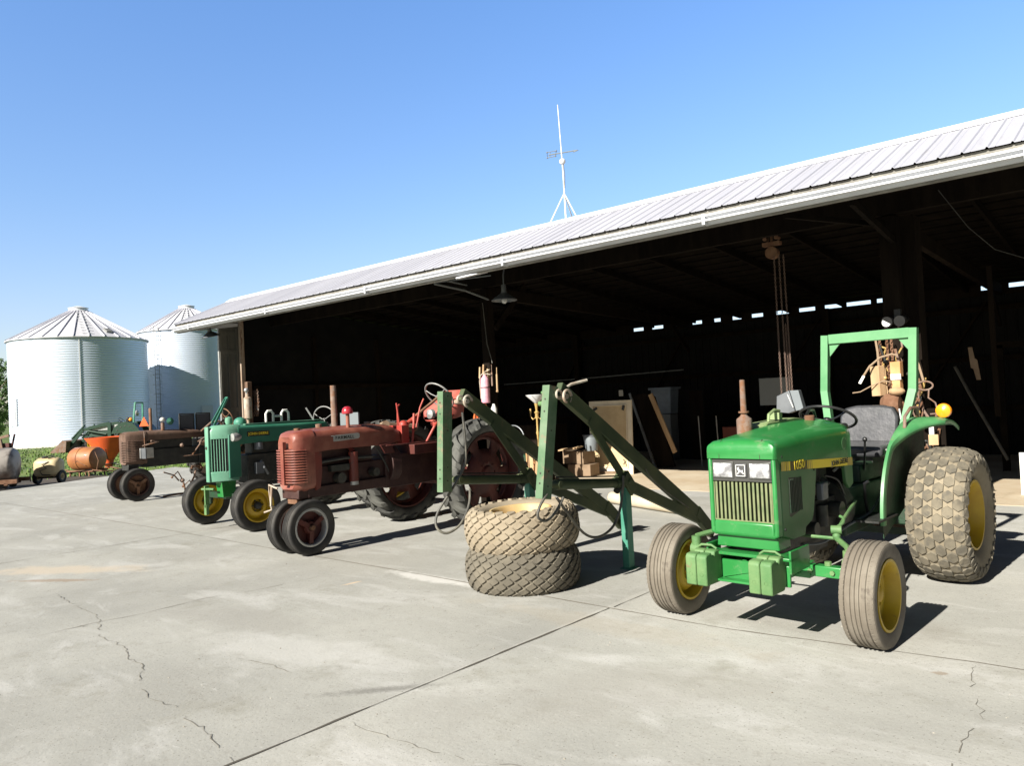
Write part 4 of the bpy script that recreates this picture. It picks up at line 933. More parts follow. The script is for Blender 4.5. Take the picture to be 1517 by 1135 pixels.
# ------------------------------------------------------------------ red row-crop tractor
def twin_front(T,y,xs,Ro,w,Ri,tm,rm,hm,ribs=(-.6,-.2,.2,.6),cast=True):
    for x in xs:
        s=1 if x>0 else -1
        mb=rib_tyre(Ro,w,Ri,ribs,.6)
        r=MB(); r.lathe([(-w*.38,Ri+.012),(w*.38,Ri+.012),(w*.40,Ri-.005),(w*.36,Ri-.014),(0,Ri-.03),(-w*.36,Ri-.014),(-w*.40,Ri-.005)],axis='X',n=40,closed_prof=True)
        wl=wheel(T,(x,y,Ro),mb,tm,r,'light_metal' if rm=='dark_red' else rm)
        d=MB(); d.lathe([(-s*.03,.001),(-s*.025,Ri-.02),(-s*.035,Ri-.02),(-s*.04,.001)],axis='X',n=32); d.lathe([(s*.0,.001),(s*.05,.045),(s*.045,.06),(s*.01,.075)],axis='X',n=20)
        for i in range(3):
            a=2*PI*i/3+.5; c,q=cos(a),sin(a); d.bar((s*.015,c*.03,q*.03),(s*.0,c*(Ri-.02),q*(Ri-.02)),.05,.075,up=(1,0,0)); d.ball((s*.02,c*(Ri-.05),q*(Ri-.05)),.025,8,6)
        d.build('hub',hm,wl)
def cast_disc(Ri,holes=6,hr=(.60,.90),rot=0,hw=.60,x=0,th=.02):
    mb=MB(); nr=[0.12,.3,.45,hr[0],hr[1],.99]; n=48
    for i,r in enumerate(nr):
        for j in range(n):
            a=2*PI*j/n+rot; mb.v.append((x+(.05 if i<2 else 0.02 if i<3 else 0),Ri*r*cos(a),Ri*r*sin(a)))
    per=n//holes
    for i in range(len(nr)-1):
        for j in range(n):
            if i==3 and (j%per)<per*hw: continue
            mb.f.append((i*n+j,i*n+(j+1)%n,(i+1)*n+(j+1)%n,(i+1)*n+j))
    return mb
def ag_wheel(T,loc,Ro,w,Ri,tm,rimm,discm,side,sign=1,rot=0,N=20):
    ty=ag_tyre(Ro,w,Ri,N,.036,.16,sign)
    r=MB(); h=w*.40; r.lathe([(-h,Ri+.01),(h,Ri+.01),(h,Ri-.01),(h*.7,Ri-.02),(0,Ri-.04),(-h*.7,Ri-.02),(-h,Ri-.01)],axis='X',n=48,closed_prof=True)
    wl=wheel(T,loc,ty,tm,r,rimm)
    d=cast_disc(Ri-.02,6,(.64,.88),rot).build('wheel_disc',discm,wl); sm=d.modifiers.new('S','SOLIDIFY'); sm.thickness=.025; sm.offset=0
    hb=MB(); hb.lathe([(-.09,.001),(-.09,.09),(-.05,.10),(.05,.10),(.09,.08),(.10,.001)],axis='X',n=20)
    for i in range(8): a=2*PI*i/8; hb.cyl((.05*side,.13*cos(a),.13*sin(a)),(.075*side,.13*cos(a),.13*sin(a)),.014,6)
    hb.build('hub',discm,wl); return wl
F_=thing('row_crop_tractor','faded red row crop tractor with ribbed grille, tall exhaust pipe and twin front wheels','tractor',(-7.40,4.83,0))
twin_front(F_,0,(.155,-.155),.305,.145,.20,'tyre_dark','dark_red','dark_red')
for s in (1,-1): ag_wheel(F_,(s*.78,2.17,.69),.69,.30,.50,'tyre_ag','dark_red','dark_red',s,sign=1,rot=.15)
# nose with horizontal grille bars
def ring(y,hw,zt,zb,r,n=5):
    P=[]
    for (cx_,cz,a0) in ((hw-r,zt-r,0),(-(hw-r),zt-r,90),(-(hw-r),zb+r,180),(hw-r,zb+r,270)):
        for i in range(n+1): a=R(a0+90*i/n); P.append((cx_+r*cos(a),y,cz+r*sin(a)))
    return P
nose=loft([ring(-.135,.10,1.27,.76,.06),ring(-.155,.14,1.30,.73,.07),ring(-.12,.175,1.345,.70,.08),ring(-.05,.197,1.365,.685,.09),ring(.09,.20,1.375,.70,.09)])
# smaller core so that bars stand proud
nose.build('radiator_shell','red_faded',F_,ang=60)
MB().add(*[(lambda m:(m.v,m.f))(loft([ring(-.163,.125,1.165,.80,.05),ring(-.15,.17,1.17,.795,.05),ring(-.10,.193,1.175,.79,.05),ring(-.04,.2035,1.175,.79,.05)]))][0]).build('grille_backing','dark_red',F_,smooth=False)
mb=MB()
for i in range(13):
    z=.805+i*.029; k=len(mb.v); pts=[]
    for (x,y) in ((-.208,-.03),(-.200,-.10),(-.175,-.155),(-.13,-.175),(-.03,-.18),(.03,-.18),(.13,-.175),(.175,-.155),(.200,-.10),(.208,-.03)): pts.append((x,y,z))
    mb.tube(pts,.0085,6)
mb.bb((-.028,-.205,.78),(.028,-.165,1.25)); mb.build('grille_bars','red_faded',F_)
h=[]
for (y,hw,zt,zb) in ((.085,.202,1.378,1.12),(.3,.195,1.385,1.13),(.7,.19,1.39,1.13),(1.0,.19,1.385,1.125),(1.22,.185,1.365,1.14),(1.34,.165,1.33,1.16),(1.385,.12,1.28,1.19)): h.append(hood_sec(y,hw,zb,zt,.085,.025))
hd=loft(h).build('hood','red_faded',F_,ang=55)
mb=MB(); mb.prism([(.085,.70),(.085,1.12),(.17,1.12),(.17,.90),(.14,.72)],.17,.20); mb.prism([(.085,.70),(.085,1.12),(.17,1.12),(.17,.90),(.14,.72)],-.20,-.17); mb.build('radiator_side','red_side',F_,smooth=False)
p=MB().prism([(.31,1.215),(.31,1.285),(.69,1.295),(.71,1.285),(.71,1.245),(.69,1.23)],.1905,.1945).build('name_plate','light_metal',hd,bevel=.002)
text('name_lettering','FARMALL',.05,'decal_black',p,(.1962,.50,1.255),(R(90),0,R(90)),.0006,1.15,1.15,.0008)
p=MB().prism([(.31,1.215),(.31,1.285),(.71,1.285),(.71,1.23)],-.1945,-.1905).build('name_plate','light_metal',hd)
mb=MB(); mb.lathe([(1.38,.035),(1.42,.035),(1.425,.001)],(-.05,.32,0),n=14); mb.lathe([(1.38,.04),(1.41,.04),(1.415,.001)],(0,.98,0),n=14); mb.build('filler_cap','rust_pale',hd)
MB().lathe([(1.36,.035),(1.39,.035),(1.392,.001)],(0,.0,0),n=14).build('radiator_cap','rust',hd)
MB().lathe([(1.36,.045),(1.375,.036),(1.84,.034),(1.86,.034),(1.86,.028),(1.5,.028)],(-.02,.52,0),n=18).build('exhaust_pipe','rust_pale',F_)
a=MB().cyl((.10,.62,1.36),(.10,.62,1.53),.022,12).build('air_intake','red_faded',F_); MB().lathe([(1.52,.045),(1.525,.062),(1.55,.064),(1.585,.055),(1.605,.03),(1.61,.001)],(.10,.62,0),n=20).build('intake_cap','red_cap',a)
MB().box((-.30,.95,1.45),(.32,.02,.16),rz=.1).build('far_plate','sheet_grey',F_)
mb=MB(); mb.bb((-.12,.1,.72),(.12,1.15,.95)); mb.bb((-.09,.18,.95),(.10,.95,1.13)); mb.bb((-.17,.0,.62),(-.11,1.1,.74)); mb.bb((.11,.0,.62),(.17,1.1,.74)); mb.bb((-.16,1.1,.60),(.16,2.0,1.0)); mb.cyl((0,1.15,.88),(0,1.3,.88),.25,20)
mb.bb((-.16,-.12,.62),(.16,.1,.72)); mb.build('engine','engine_red',F_,bevel=.01)
mb=MB(); mb.cyl((.17,.62,.74),(.17,.62,1.08),.055,16); mb.cyl((.17,.62,1.08),(.12,.62,1.13),.03,10); mb.build('air_cleaner','red_side',F_); MB().cyl((.17,.62,.70),(.17,.62,.76),.052,16).build('oil_cup','light_metal',F_)
mb=MB(); mb.cyl((.12,.42,.80),(.22,.42,.80),.06,14); mb.bb((.12,.30,.88),(.19,.55,.95)); mb.tube([(.14,.2,1.0),(.17,.5,1.02),(.16,.9,1.0)],.02,8); mb.cyl((.14,.9,.82),(.24,.9,.82),.05,12); mb.tube([(.15,.95,1.15),(.16,1.1,.9),(.15,1.2,.7)],.01,6); mb.build('engine_fittings','oily',F_)
# front bolster, pedestal
mb=MB(); mb.cyl((0,0,.30),(0,0,.70),.055,16); mb.cyl((-.24,0,.305),(.24,0,.305),.028,12); mb.bb((-.09,-.10,.56),(.09,.1,.66)); mb.build('pedestal','rust',F_,bevel=.008)
mb=MB(); mb.tube([(-.20,-.22,.78),(-.20,-.24,.55),(-.20,-.10,.50)],.012,8); mb.tube([(-.12,-.2,.74),(-.22,-.24,.78),(-.25,-.22,.70),(-.25,-.2,.50),(-.34,-.24,.47)],.012,8); mb.build('front_hook','white_rust',F_)
# steering shaft and wheel
steering_wheel(F_,(.10,2.10,1.69),.215,R(-50),'grey_metal',.011,col=(.06,1.45,1.30),cm='rust')
mb=MB(); mb.tube([(.06,1.40,1.28),(.08,1.75,1.46)],.028,10); mb.ball((.06,1.5,1.34),.06); mb.ball((.10,1.66,1.40),.05); mb.bb((-.1,1.38,1.12),(.16,1.5,1.34)); mb.tube([(.15,1.55,1.1),(.14,1.6,1.35),(.13,1.62,1.48)],.016,8); mb.tube([(.0,1.5,1.2),(.0,1.45,1.62)],.012,6); mb.tube([(.16,1.62,1.3),(.16,1.7,1.55),(.17,1.76,1.66)],.012,6); mb.tube([(-.06,1.5,1.2),(-.04,1.5,1.58),(.0,1.5,1.60)],.012,6); mb.build('steering_gear','red_bright',F_,bevel=.01)
MB().lathe([(-.02,.001),(0,.06),(.05,.065),(.06,.05),(.07,.001)],(.22,1.80,1.46),'Y',18).build('work_light','grey_metal',F_)
# controls, tank and seat
mb=MB(); mb.bb((-.25,1.45,.98),(.30,1.95,1.10)); mb.bb((.12,1.95,.80),(.30,2.35,1.02)); mb.tube([(.31,1.0,1.12),(.31,1.9,1.12)],.010,6); mb.prism([(.98,1.13),(1.05,1.02),(1.2,1.02),(1.15,1.14)],.20,.23); mb.build('platform','dark_red',F_,bevel=.008)
mb=MB(); mb.cyl((.26,2.05,1.00),(.26,2.05,1.28),.045,14); mb.tube([(.26,2.05,1.28),(.2,2.2,1.42),(.1,2.4,1.45)],.03,8); mb.tube([(.22,1.72,1.1),(.28,1.82,1.3),(.22,1.98,1.4)],.018,8); mb.bb((.15,1.88,1.30),(.24,2.02,1.36)); mb.build('lever_bank','red_bright',F_,bevel=.006)
st=loft([ring(y,hw,zt,zb,.06) for (y,hw,zt,zb) in ((2.02,.10,1.44,1.36),(2.1,.2,1.52,1.36),(2.3,.24,1.60,1.38),(2.42,.24,1.74,1.40),(2.50,.18,1.76,1.5))]).build('seat','red_pink',F_,ang=70); st.location=(-.02,0,0)
mb=MB(); mb.cyl((-.78,2.17,.69),(.78,2.17,.69),.07,14); mb.bb((-.3,2.0,.55),(.3,2.35,.85)); mb.build('rear_axle','dark_red',F_,bevel=.01)
mb=MB(); mb.tube([(-.28,2.0,1.28),(-.3,1.45,1.34),(-.1,1.35,1.36)],.05,8); mb.build('bundle_on_cowl','box_brown',F_)
mb=MB(); mb.bb((-.2,2.4,.30),(.2,2.9,.34)); mb.build('drawbar','rust',F_)
# things lying under it
mb=MB(); mb.ball((0,0,.06),.10,10,6,(1.4,.8,.6)); mb.ball((.16,.05,.05),.07,10,6,(1.3,1,.7)); mb.ball((-.15,.03,.05),.06,10,6,(1.3,1,.7)); tag(mb.build('plastic_bag','milk_glass'),'crumpled pale plastic bag lying under the red tractor','bag')
bpy.data.objects['plastic_bag'].location=(-7.0,7.6,.0)
t=MB(); t.lathe([(-.012,.001),(-.012,.05),(0,.06),(.012,.05),(.012,.001)],(0,0,0),'X',16); o=t.build('jug','blue_plastic'); o.scale=(2,1.5,.8); o.location=(-7.6,8.2,.52); tag(o,'bright blue plastic jug seen through the wheel of the red tractor','jug')
MB().bb((-7.75,8.1,0),(-7.4,8.35,.48)).build('jug_stand','old_wood').location=(0,0,0)
tag(bpy.data.objects['jug_stand'],'low dark wooden block with a blue jug on it','block')

# ------------------------------------------------------------------ teal green tractor
G=thing('vintage_tractor','teal green vintage tractor with long hood, muffler and yellow front wheels','tractor',(-10.05,5.45,0))
for x in (.66,-.70):
    mb=rib_tyre(.345,.17,.21,(-.6,-.2,.2,.6),.6)
    wheel(G,(x,0,.345),mb,'tyre_dark',car_rim(.215,.15,.0,.04),'yellow_shade',hub(.03,.055,.04,1,6,.075),'black_iron')
for s in (1,-1): ag_wheel(G,(s*.85,2.1,.69),.69,.30,.50,'tyre_ag','yellow_shade','yellow_shade',s)
mb=MB(); mb.bb((-.58,-.04,.40),(.58,.04,.48)); mb.cyl((-.58,0,.30),(-.58,0,.50),.03,10); mb.cyl((.58,0,.30),(.58,0,.50),.03,10); mb.tube([(-.55,.15,.50),(.55,.15,.50)],.014,8); mb.tube([(.1,.12,.55),(.35,.1,.60),(.5,.1,.52)],.02,8); mb.build('front_axle','green_iron',G)
mb=MB(); mb.prism([(-.16,.44),(.02,.44),(.04,.66),(-.18,.66)],-.06,.10); mb.build('pedestal','bright_green',G,bevel=.006)
mb=MB(); mb.tube([(-.30,-.26,.55),(-.1,-.26,.56),(.02,-.25,.56)],.016,8); mb.bar((-.19,-.25,.60),(-.19,-.25,.30),.06,.03); mb.bb((-.22,-.28,.20),(-.16,-.24,.34)); mb.build('front_hitch','faded_green',G)
# nose: centre spine with slatted wings
nz=loft([[(-.03,y0,z),(.03,y0,z),(.07,y0+.03,z),(.145,-.11,z),(.165,-.07,z),(.165,.06,z),(-.165,.06,z),(-.165,-.07,z),(-.145,-.11,z),(-.07,y0+.03,z)] for (y0,z) in ((-.30,.66),(-.31,.80))])
nz.build('nose_base','teal_green',G,bevel=.01)
nz=loft([[(-.03,y0,z),(.03,y0,z),(.07,y0+.03,z),(w*.9,-.11+q,z),(w,-.07+q,z),(w,.08,z),(-w,.08,z),(-w,-.07+q,z),(-w*.9,-.11+q,z),(-.07,y0+.03,z)] for (y0,z,w,q) in ((-.30,1.25,.167,0),(-.30,1.36,.165,0),(-.275,1.405,.158,.01),(-.22,1.435,.135,.04))])
nz.build('nose_top','teal_green',G,ang=50)
MB().add([(-.03,-.285,.79),(.03,-.285,.79),(.148,-.09,.79),(-.148,-.09,.79),(-.03,-.285,1.26),(.03,-.285,1.26),(.148,-.09,1.26),(-.148,-.09,1.26)],[(0,1,5,4),(1,2,6,5),(3,0,4,7)]).build('grille_backing','black_iron',G,smooth=False,fix=False)
mb=MB()
for s in (1,-1):
    for i in range(6):
        f=(i+.7)/6.2; x=s*(.035+(.143-.035)*f); y=-.30+.19*f; mb.tube([(x,y,.79),(x,y,1.27)],.0065,6)
mb.build('grille_slats','teal_green',G)
mb=MB(); mb.bb((-.045,-.325,.66),(.045,-.285,1.42)); mb.build('nose_spine','teal_green',G,bevel=.012)
MB().lathe([(-.334,.001),(-.33,.022),(-.322,.022)],(0,0,1.13),'Y',16).build('nose_badge','decal_black',G)
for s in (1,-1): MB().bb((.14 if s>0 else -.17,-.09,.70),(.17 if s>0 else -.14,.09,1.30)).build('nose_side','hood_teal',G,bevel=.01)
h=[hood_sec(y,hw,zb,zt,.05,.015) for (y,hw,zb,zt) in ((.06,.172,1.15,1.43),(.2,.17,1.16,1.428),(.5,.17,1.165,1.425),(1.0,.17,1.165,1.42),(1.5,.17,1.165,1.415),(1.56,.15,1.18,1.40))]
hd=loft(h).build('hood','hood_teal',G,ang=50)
mb=MB(); mb.bb((-.12,.2,1.422),(.12,1.5,1.432)); mb.build('hood_top_strip','teal_green',hd)
MB().prism([(.19,1.255),(.19,1.325),(.54,1.32),(.54,1.25)],.172,.176).build('name_panel','decal_black',hd)
text('name_lettering','JOHN DEERE',.05,'decal_yellow',hd,(.1775,.365,1.287),(R(90),0,R(90)),.0008,1.05,1.05,.001)
MB().prism([(.30,1.265),(.30,1.335),(.68,1.33),(.68,1.26)],-.171,-.168).build('name_panel','decal_black',hd)
l=MB().lathe([(-.05,.001),(-.045,.055),(.02,.06),(.08,.03),(.09,.001)],(.34,.04,1.23),'Y',18).build('headlight','light_metal',G); l.location=(-.13,-.05,.03)
MB().lathe([(1.44,.04),(1.475,.055),(1.53,.05),(1.54,.02),(1.55,.001)],(.0,.02,0),n=16).build('radiator_cap','teal_green',G)
MB().lathe([(1.44,.02),(1.50,.02),(1.51,.055),(1.80,.055),(1.82,.03),(1.86,.028),(1.86,.022)],(-.02,.33,0),n=20).build('muffler','white_rust',G)
mb=MB(); mb.ball((0,.0,2.02),.034); mb.tube([(0,.0,1.45),(0,.0,2.0)],.012,8); m_=mb.build('air_stack','light_metal',G); m_.location=(-.2,.42,-.10)
mb=MB()
for y in (.66,.92): mb.tube([(-.10,y,1.44),(-.10,y,1.56),(-.10,y+.03,1.60),(-.10,y+.09,1.60),(-.10,y+.12,1.56),(-.10,y+.12,1.44)],.018,8)
mb.tube([(-.10,.78,1.52),(-.10,.92,1.52)],.016,8); mb.build('hood_hoop','white_paint',G)
steering_wheel(G,(.0,1.62,1.42),.21,R(-82),'grey_metal',.010,col=(0,1.45,1.38),yaw=R(20))
MB().bar((-.05,1.45,1.42),(-.1,1.35,1.62),.03,.02).build('throttle_lever','light_metal',G)
mb=MB(); mb.bb((-.14,.2,.60),(.14,1.2,1.0)); mb.bb((-.10,.3,1.0),(.10,1.1,1.18)); mb.bb((-.20,1.2,.55),(.20,2.2,1.15)); mb.cyl((.14,.8,.85),(.24,.8,.85),.12,16); mb.build('engine','oily',G,bevel=.01)
MB().cyl((.14,.38,1.06),(.14,.38,1.16),.06,12).build('filter_bowl','galv',G); mb=MB(); mb.tube([(.15,.4,.9),(.2,.42,.8),(.16,.5,.7)],.02,8); mb.bb((.13,.3,.72),(.2,.42,.88)); mb.build('engine_fittings','galv',G)
mb=MB(); mb.cyl((-.85,2.1,.69),(.85,2.1,.69),.08,14); mb.bb((-.25,1.95,1.15),(.25,2.3,1.25)); mb.build('rear_axle','green_iron',G)
mb=MB(); mb.bar((-.45,.0,1.46),(-.43,.22,1.82),.012,.03); mb.bar((-.38,.0,1.43),(-.38,.22,1.82),.012,.03); mb.bar((-.44,.22,1.82),(-.37,.22,1.82),.012,.03); mb.build('windshield_frame','leg_teal',G)
MB().ball((-.2,.30,1.45),.09,12,8,(1,1,.9)).build('pulley_cover','leg_teal',G)

# ------------------------------------------------------------------ rusty brown tractor
B=thing('rusty_tractor','rusty brown old tractor with a grey box at its nose, farthest of the row','tractor',(-15.35,6.28,0))
twin_front(B,0,(.29,-.29),.315,.15,.20,'tyre_dark','engine_red','rust')
for s in (1,-1): ag_wheel(B,(s*.8,2.2,.66),.66,.30,.48,'tyre_dark','rust','rust',s)
loft([ring(-.10,.10,1.28,.72,.06),ring(-.13,.15,1.30,.70,.08),ring(-.05,.185,1.325,.68,.09),ring(.25,.19,1.33,.68,.09)]).build('radiator_shell','rust_brown',B,ang=60)
mb=MB()
for i in range(13): z=.76+i*.032; mb.tube([(-.19,0,z),(-.17,-.10,z),(-.05,-.14,z),(.05,-.14,z),(.17,-.10,z),(.196,0,z),(.197,.2,z)],.008,6)
mb.build('grille_bars','rust_brown',B)
hd=loft([hood_sec(y,hw,zb,zt,.09,.02) for (y,hw,zb,zt) in ((.2,.19,1.13,1.335),(.6,.185,1.14,1.335),(1.1,.185,1.14,1.32),(1.35,.17,1.13,1.29),(1.5,.12,1.15,1.24))]).build('hood','rust_brown',B,ang=60)
MB().lathe([(1.3,.035),(1.33,.03),(1.76,.028),(1.77,.02),(1.7,.02)],(0,.42,0),n=14).build('exhaust_pipe','rust',B)
a=MB().cyl((.08,.62,1.32),(.08,.62,1.47),.035,12).build('air_intake','rust_pale',B); MB().ball((.08,.62,1.53),.055,14,10,(1,1,.85)).build('intake_cap','aluminium_paint',a)
MB().lathe([(-.03,.001),(-.03,.10),(0,.12),(.03,.001)],(-.1,.85,1.50),'X',16).build('gauge_dial','leg_teal',B); bpy.data.objects['gauge_dial'].scale=(1,.62,.62); bpy.data.objects['gauge_dial'].location=(0,.33,.56)
mb=MB(); mb.bb((-.14,.2,.62),(.14,1.3,.96)); mb.bb((-.10,.3,.96),(.10,1.2,1.14)); mb.bb((-.18,1.3,.6),(.18,2.4,1.1)); mb.cyl((0,0,.3),(0,0,.68),.06,12); mb.cyl((-.30,0,.315),(.30,0,.315),.03,10); mb.bb((-.15,-.1,.58),(.15,.1,.70)); mb.build('engine','black_iron',B,bevel=.01)
MB().bb((.19,.10,.80),(.23,.36,1.0)).build('tool_box','light_metal',B,bevel=.006); MB().bb((.12,.0,.79),(.19,.38,.80)).build('box_shelf','rust_pale',B)
MB().bb((.235,.12,.80),(.42,.14,1.0)).build('box_side','galv',B)
mb=MB(); mb.tube([(.21,.2,1.0),(.21,.2,1.32)],.012,6); mb.tube([(.24,.14,1.04),(.3,.3,1.08),(.24,.45,1.10),(.26,.3,1.13)],.018,6); mb.tube([(.3,1.1,.8),(.33,1.25,1.0),(.36,1.35,1.14),(.34,1.2,1.05)],.014,6); mb.tube([(.3,.9,.78),(.3,1.3,.79)],.012,6); mb.ball((.28,.9,1.0),.04); mb.tube([(.3,.5,.5),(.32,.7,.42),(.30,.8,.3)],.015,6); mb.tube([(.3,1.0,.15),(.33,1.1,.35),(.31,1.15,.5)],.02,6); mb.ball((.32,.86,.3),.045); mb.prism([(1.25,.42),(1.42,.62),(1.48,.58),(1.38,.38)],.30,.31); mb.build('engine_fittings','rust_pale',B)
for i in range(9):
    mb=MB(); x=.22+.16*rnd.random(); y=.5+1.3*rnd.random(); z=.15+.7*rnd.random(); mb.tube([(x,y,z),(x+.05*rnd.random(),y+.15*rnd.random(),z+.12*rnd.random()),(x,y+.2,z-.1*rnd.random())],.012,6); mb.ball((x,y,z),.025,8,6); mb.build('linkage_rod','rust',B)
mb=MB(); mb.tube([(.25,.5,.02),(.28,.9,.04),(.3,1.4,.03)],.02,6); mb.tube([(.28,.95,.0),(.28,.9,.25)],.018,6); mb.build('implement_linkage','rust',B)
mb=MB()
for x0 in (-.05,.30): 
    for dx in (0,.30): mb.tube([(-.0,1.05+x0+dx,1.22),(0,1.05+x0+dx,1.63)],.014,6)
    mb.tube([(0,1.05+x0,1.63),(0,1.35+x0,1.62)],.012,6)
mb.build('screen_frame','black_iron',B)
dm('screen_grey',(.07,.075,.085),.8)
for y0 in (1.015,1.365): MB().bb((-.004,y0,1.26),(.004,y0+.27,1.61)).build('mesh_screen','screen_grey',B)
steering_wheel(B,(.0,2.05,1.52),.19,R(-65),'rust',.012,col=(0,1.75,1.3))
mb=MB(); mb.tube([(.1,1.4,1.25),(.15,1.6,1.42),(.2,1.75,1.44),(.2,1.85,1.30)],.022,8); mb.ball((.05,1.75,1.18),.12,10,8,(.6,1.6,.6)); mb.build('fuel_line','rust_pale',B)
MB().tube([(.2,1.3,1.02),(.22,1.8,.98),(.2,2.2,.96)],[.05,.10,.08],10).build('side_tank','rust_pale',B)
MB().cyl((-.8,2.2,.66),(.8,2.2,.66),.08,12).build('rear_axle','rust',B)

# ------------------------------------------------------------------ compact tractor with loader by the bin
C=thing('compact_tractor','dark green compact tractor with front loader bucket parked beside the grain bin','tractor',(-43.6,16.3,-.09),R(-50)); C.scale=(1.1,1.1,1.1)
# local: y- front, faces left in view; scale to metres
for (x,y,r,w,c) in ((.6,0,.36,.24,'yellow_shade'),(-.6,0,.36,.24,'yellow_shade'),(.65,1.75,.62,.38,'yellow_shade'),(-.65,1.75,.62,.38,'yellow_shade')):
    wheel(C,(x,y,r),ag_tyre(r,w,r*.55,16,.03),'tyre_dark',dish_rim(r*.55,w*.8,.02,r*.4),c)
loft([hood_sec(y,hw,.55,zt,.08,.02) for (y,hw,zt) in ((-.35,.26,.98),(-.2,.28,1.1),(.4,.29,1.17),(1.0,.30,1.2))]).build('hood','dark_green',C,ang=50)
MB().bb((-.2,0,.35),(.2,1.9,.7)).build('chassis','black_iron',C)
mb=MB(); mb.prism(arc((1.75,.62),.72,20,165,14)[0:0] or [(p[1],p[2]) for p in arc((1.75,.62),.72,20,165,14)],.45,.85); mb.build('fender','dark_green',C,smooth=False)
mb=MB(); mb.prism([(p[1],p[2]) for p in arc((1.75,.62),.72,20,165,14)],-.85,-.45); mb.build('fender','dark_green',C,smooth=False)
mb=MB()
for s in (-1,1):
    for a,b_ in (((s*.42,1.9,.9),(s*.42,1.95,1.6)),((s*.42,1.95,1.6),(s*.36,2.0,2.25))): mb.bar(a,b_,.07,.07,up=(0,1,0))
mb.bar((-.36,2.0,2.25),(.36,2.0,2.25),.07,.07); mb.build('roll_bar','leg_teal',C)
MB().bb((-.25,1.45,1.1),(.25,1.6,1.55)).build('seat','black_paint',C,bevel=.04)
MB().ball((-.0,1.9,1.75),.14,12,8,(1,.6,1)).build('seat_headrest','light_metal',C)
MB().prism([(-.55,1.0),(-.35,1.1),(1.1,1.25),(1.15,1.15),(1.0,1.0)],.31,.34).build('hood_guard','light_metal',C,smooth=False)
MB().prism([(2.35,1.1),(2.8,1.1),(2.58,1.55)],.70,.72,'X').build('slow_sign','smv_orange',C,smooth=False)
MB().ball((.72,1.95,1.45),.09).build('warning_light','amber',C)
steering_wheel(C,(0,1.15,1.4),.2,R(-50))
mb=MB()
for s in (-1,1):
    mb.bar((s*.42,.75,.6),(s*.42,.75,1.35),.10,.16,up=(0,1,0)); mb.bar((s*.42,.75,1.33),(s*.42,-.55,1.05),.07,.14); mb.bar((s*.42,-.5,1.1),(s*.42,-1.25,.28),.07,.14); mb.cyl((s*.42,.6,.8),(s*.42,-.3,1.0),.05,10); mb.cyl((s*.42,-.45,1.28),(s*.42,-1.1,.65),.045,10)
mb.bar((-.42,-.75,.8),(.42,-.75,.8),.08,.08); mb.build('loader_arm','dark_green',C)
MB().prism([(-1.2,.05),(-1.15,.55),(-1.35,.60),(-1.95,.05),(-1.9,.02),(-1.3,.02)],-.8,.8).build('bucket','rust_pale',C,smooth=False)

# ------------------------------------------------------------------ lawn equipment at the left
t=thing('nurse_tank','grey steel tank with dark stains lying on a low frame at the left picture edge','tank',(-23.0,5.75,-.05),R(55))
pr=[(-.85,.001),(-.83,.25),(-.78,.39),(-.72,.43),(.72,.43),(.78,.39),(.83,.25),(.85,.001)]
MB().lathe(pr,(0,0,.60),'X',32).build('tank','grey_tank',t)
MB().lathe([(1.01,.10),(1.09,.10),(1.10,.001)],(0,0,0),n=16).build('tank_lid','rust',t)
mb=MB(); mb.bb((-.95,-.45,.14),(.95,-.36,.24)); mb.bb((-.95,.36,.14),(.95,.45,.24)); 
for x in (-.7,0,.7): mb.bb((x-.04,-.45,.1),(x+.04,.45,.16))
mb.bb((-1.2,-.04,.16),(-.9,.04,.22)); mb.build('skid_frame','rust',t)
for x in (-.6,.6):
    for y in (-.3,.3): MB().cyl((x,y-.04,.09),(x,y+.04,.09),.09,14).build('wheel','tyre_dark',t)
t=thing('sprayer_cart','small cream plastic sprayer tank on two black wheels at the yard edge','sprayer',(-23.0,7.3,-.06),R(41)); t.scale=(.85,.85,.85)
loft([ring(y,hw,zt,zb,.13) for (y,hw,zt,zb) in ((-.26,.26,.66,.30),(-.22,.36,.76,.24),(0,.40,.82,.20),(.22,.36,.76,.24),(.26,.26,.66,.30))]).build('tank','cream_plastic',t,ang=60)
for x in (-.38,.38): wheel(t,(x,0,.20),rib_tyre(.21,.11,.10),'tyre_dark',dish_rim(.10,.08,0,.06),'cream_rim')
mb=MB(); mb.bb((-.38,-.02,.16),(.38,.02,.20)); mb.tube([(-.45,-.25,.1),(-.45,-.25,.5),(-.45,.1,.55)],.014,6); mb.tube([(.1,-.1,.2),(.3,.6,.25),(.8,1.0,.3)],.02,6); mb.build('cart_frame','black_iron',t)
mb=MB(); mb.tube([(.15,-.27,.70),(-.05,-.29,.62),(.1,-.30,.5),(-.12,-.29,.42),(-.05,-.29,.30),(.2,-.28,.28)],.014,6); mb.tube([(-.1,-.1,.84),(.1,0,.88),(.22,-.1,.84),(.1,-.2,.80)],.02,6); mb.lathe([(.80,.09),(.86,.09),(.87,.001)],(-.12,0,0),n=14); mb.build('hose_and_lid','black_iron',t)
t=thing('orange_tank_sprayer','round orange brown tank sprayer on a rusty frame standing on the grass','sprayer',(-24.8,8.9,-.14),R(24)); t.scale=(.9,.9,.87)
MB().lathe([(-.50,.001),(-.49,.28),(-.46,.37),(-.40,.40),(-.12,.405),(-.11,.42),(-.07,.42),(-.06,.405),(.40,.40),(.46,.37),(.49,.28),(.5,.001)],(0,0,.66),'X',32).build('tank','orange_tank',t)
mb=MB(); mb.bar((-.55,-.30,.26),(.55,-.30,.26),.05,.05); mb.bar((-.55,.30,.26),(.55,.30,.26),.05,.05); 
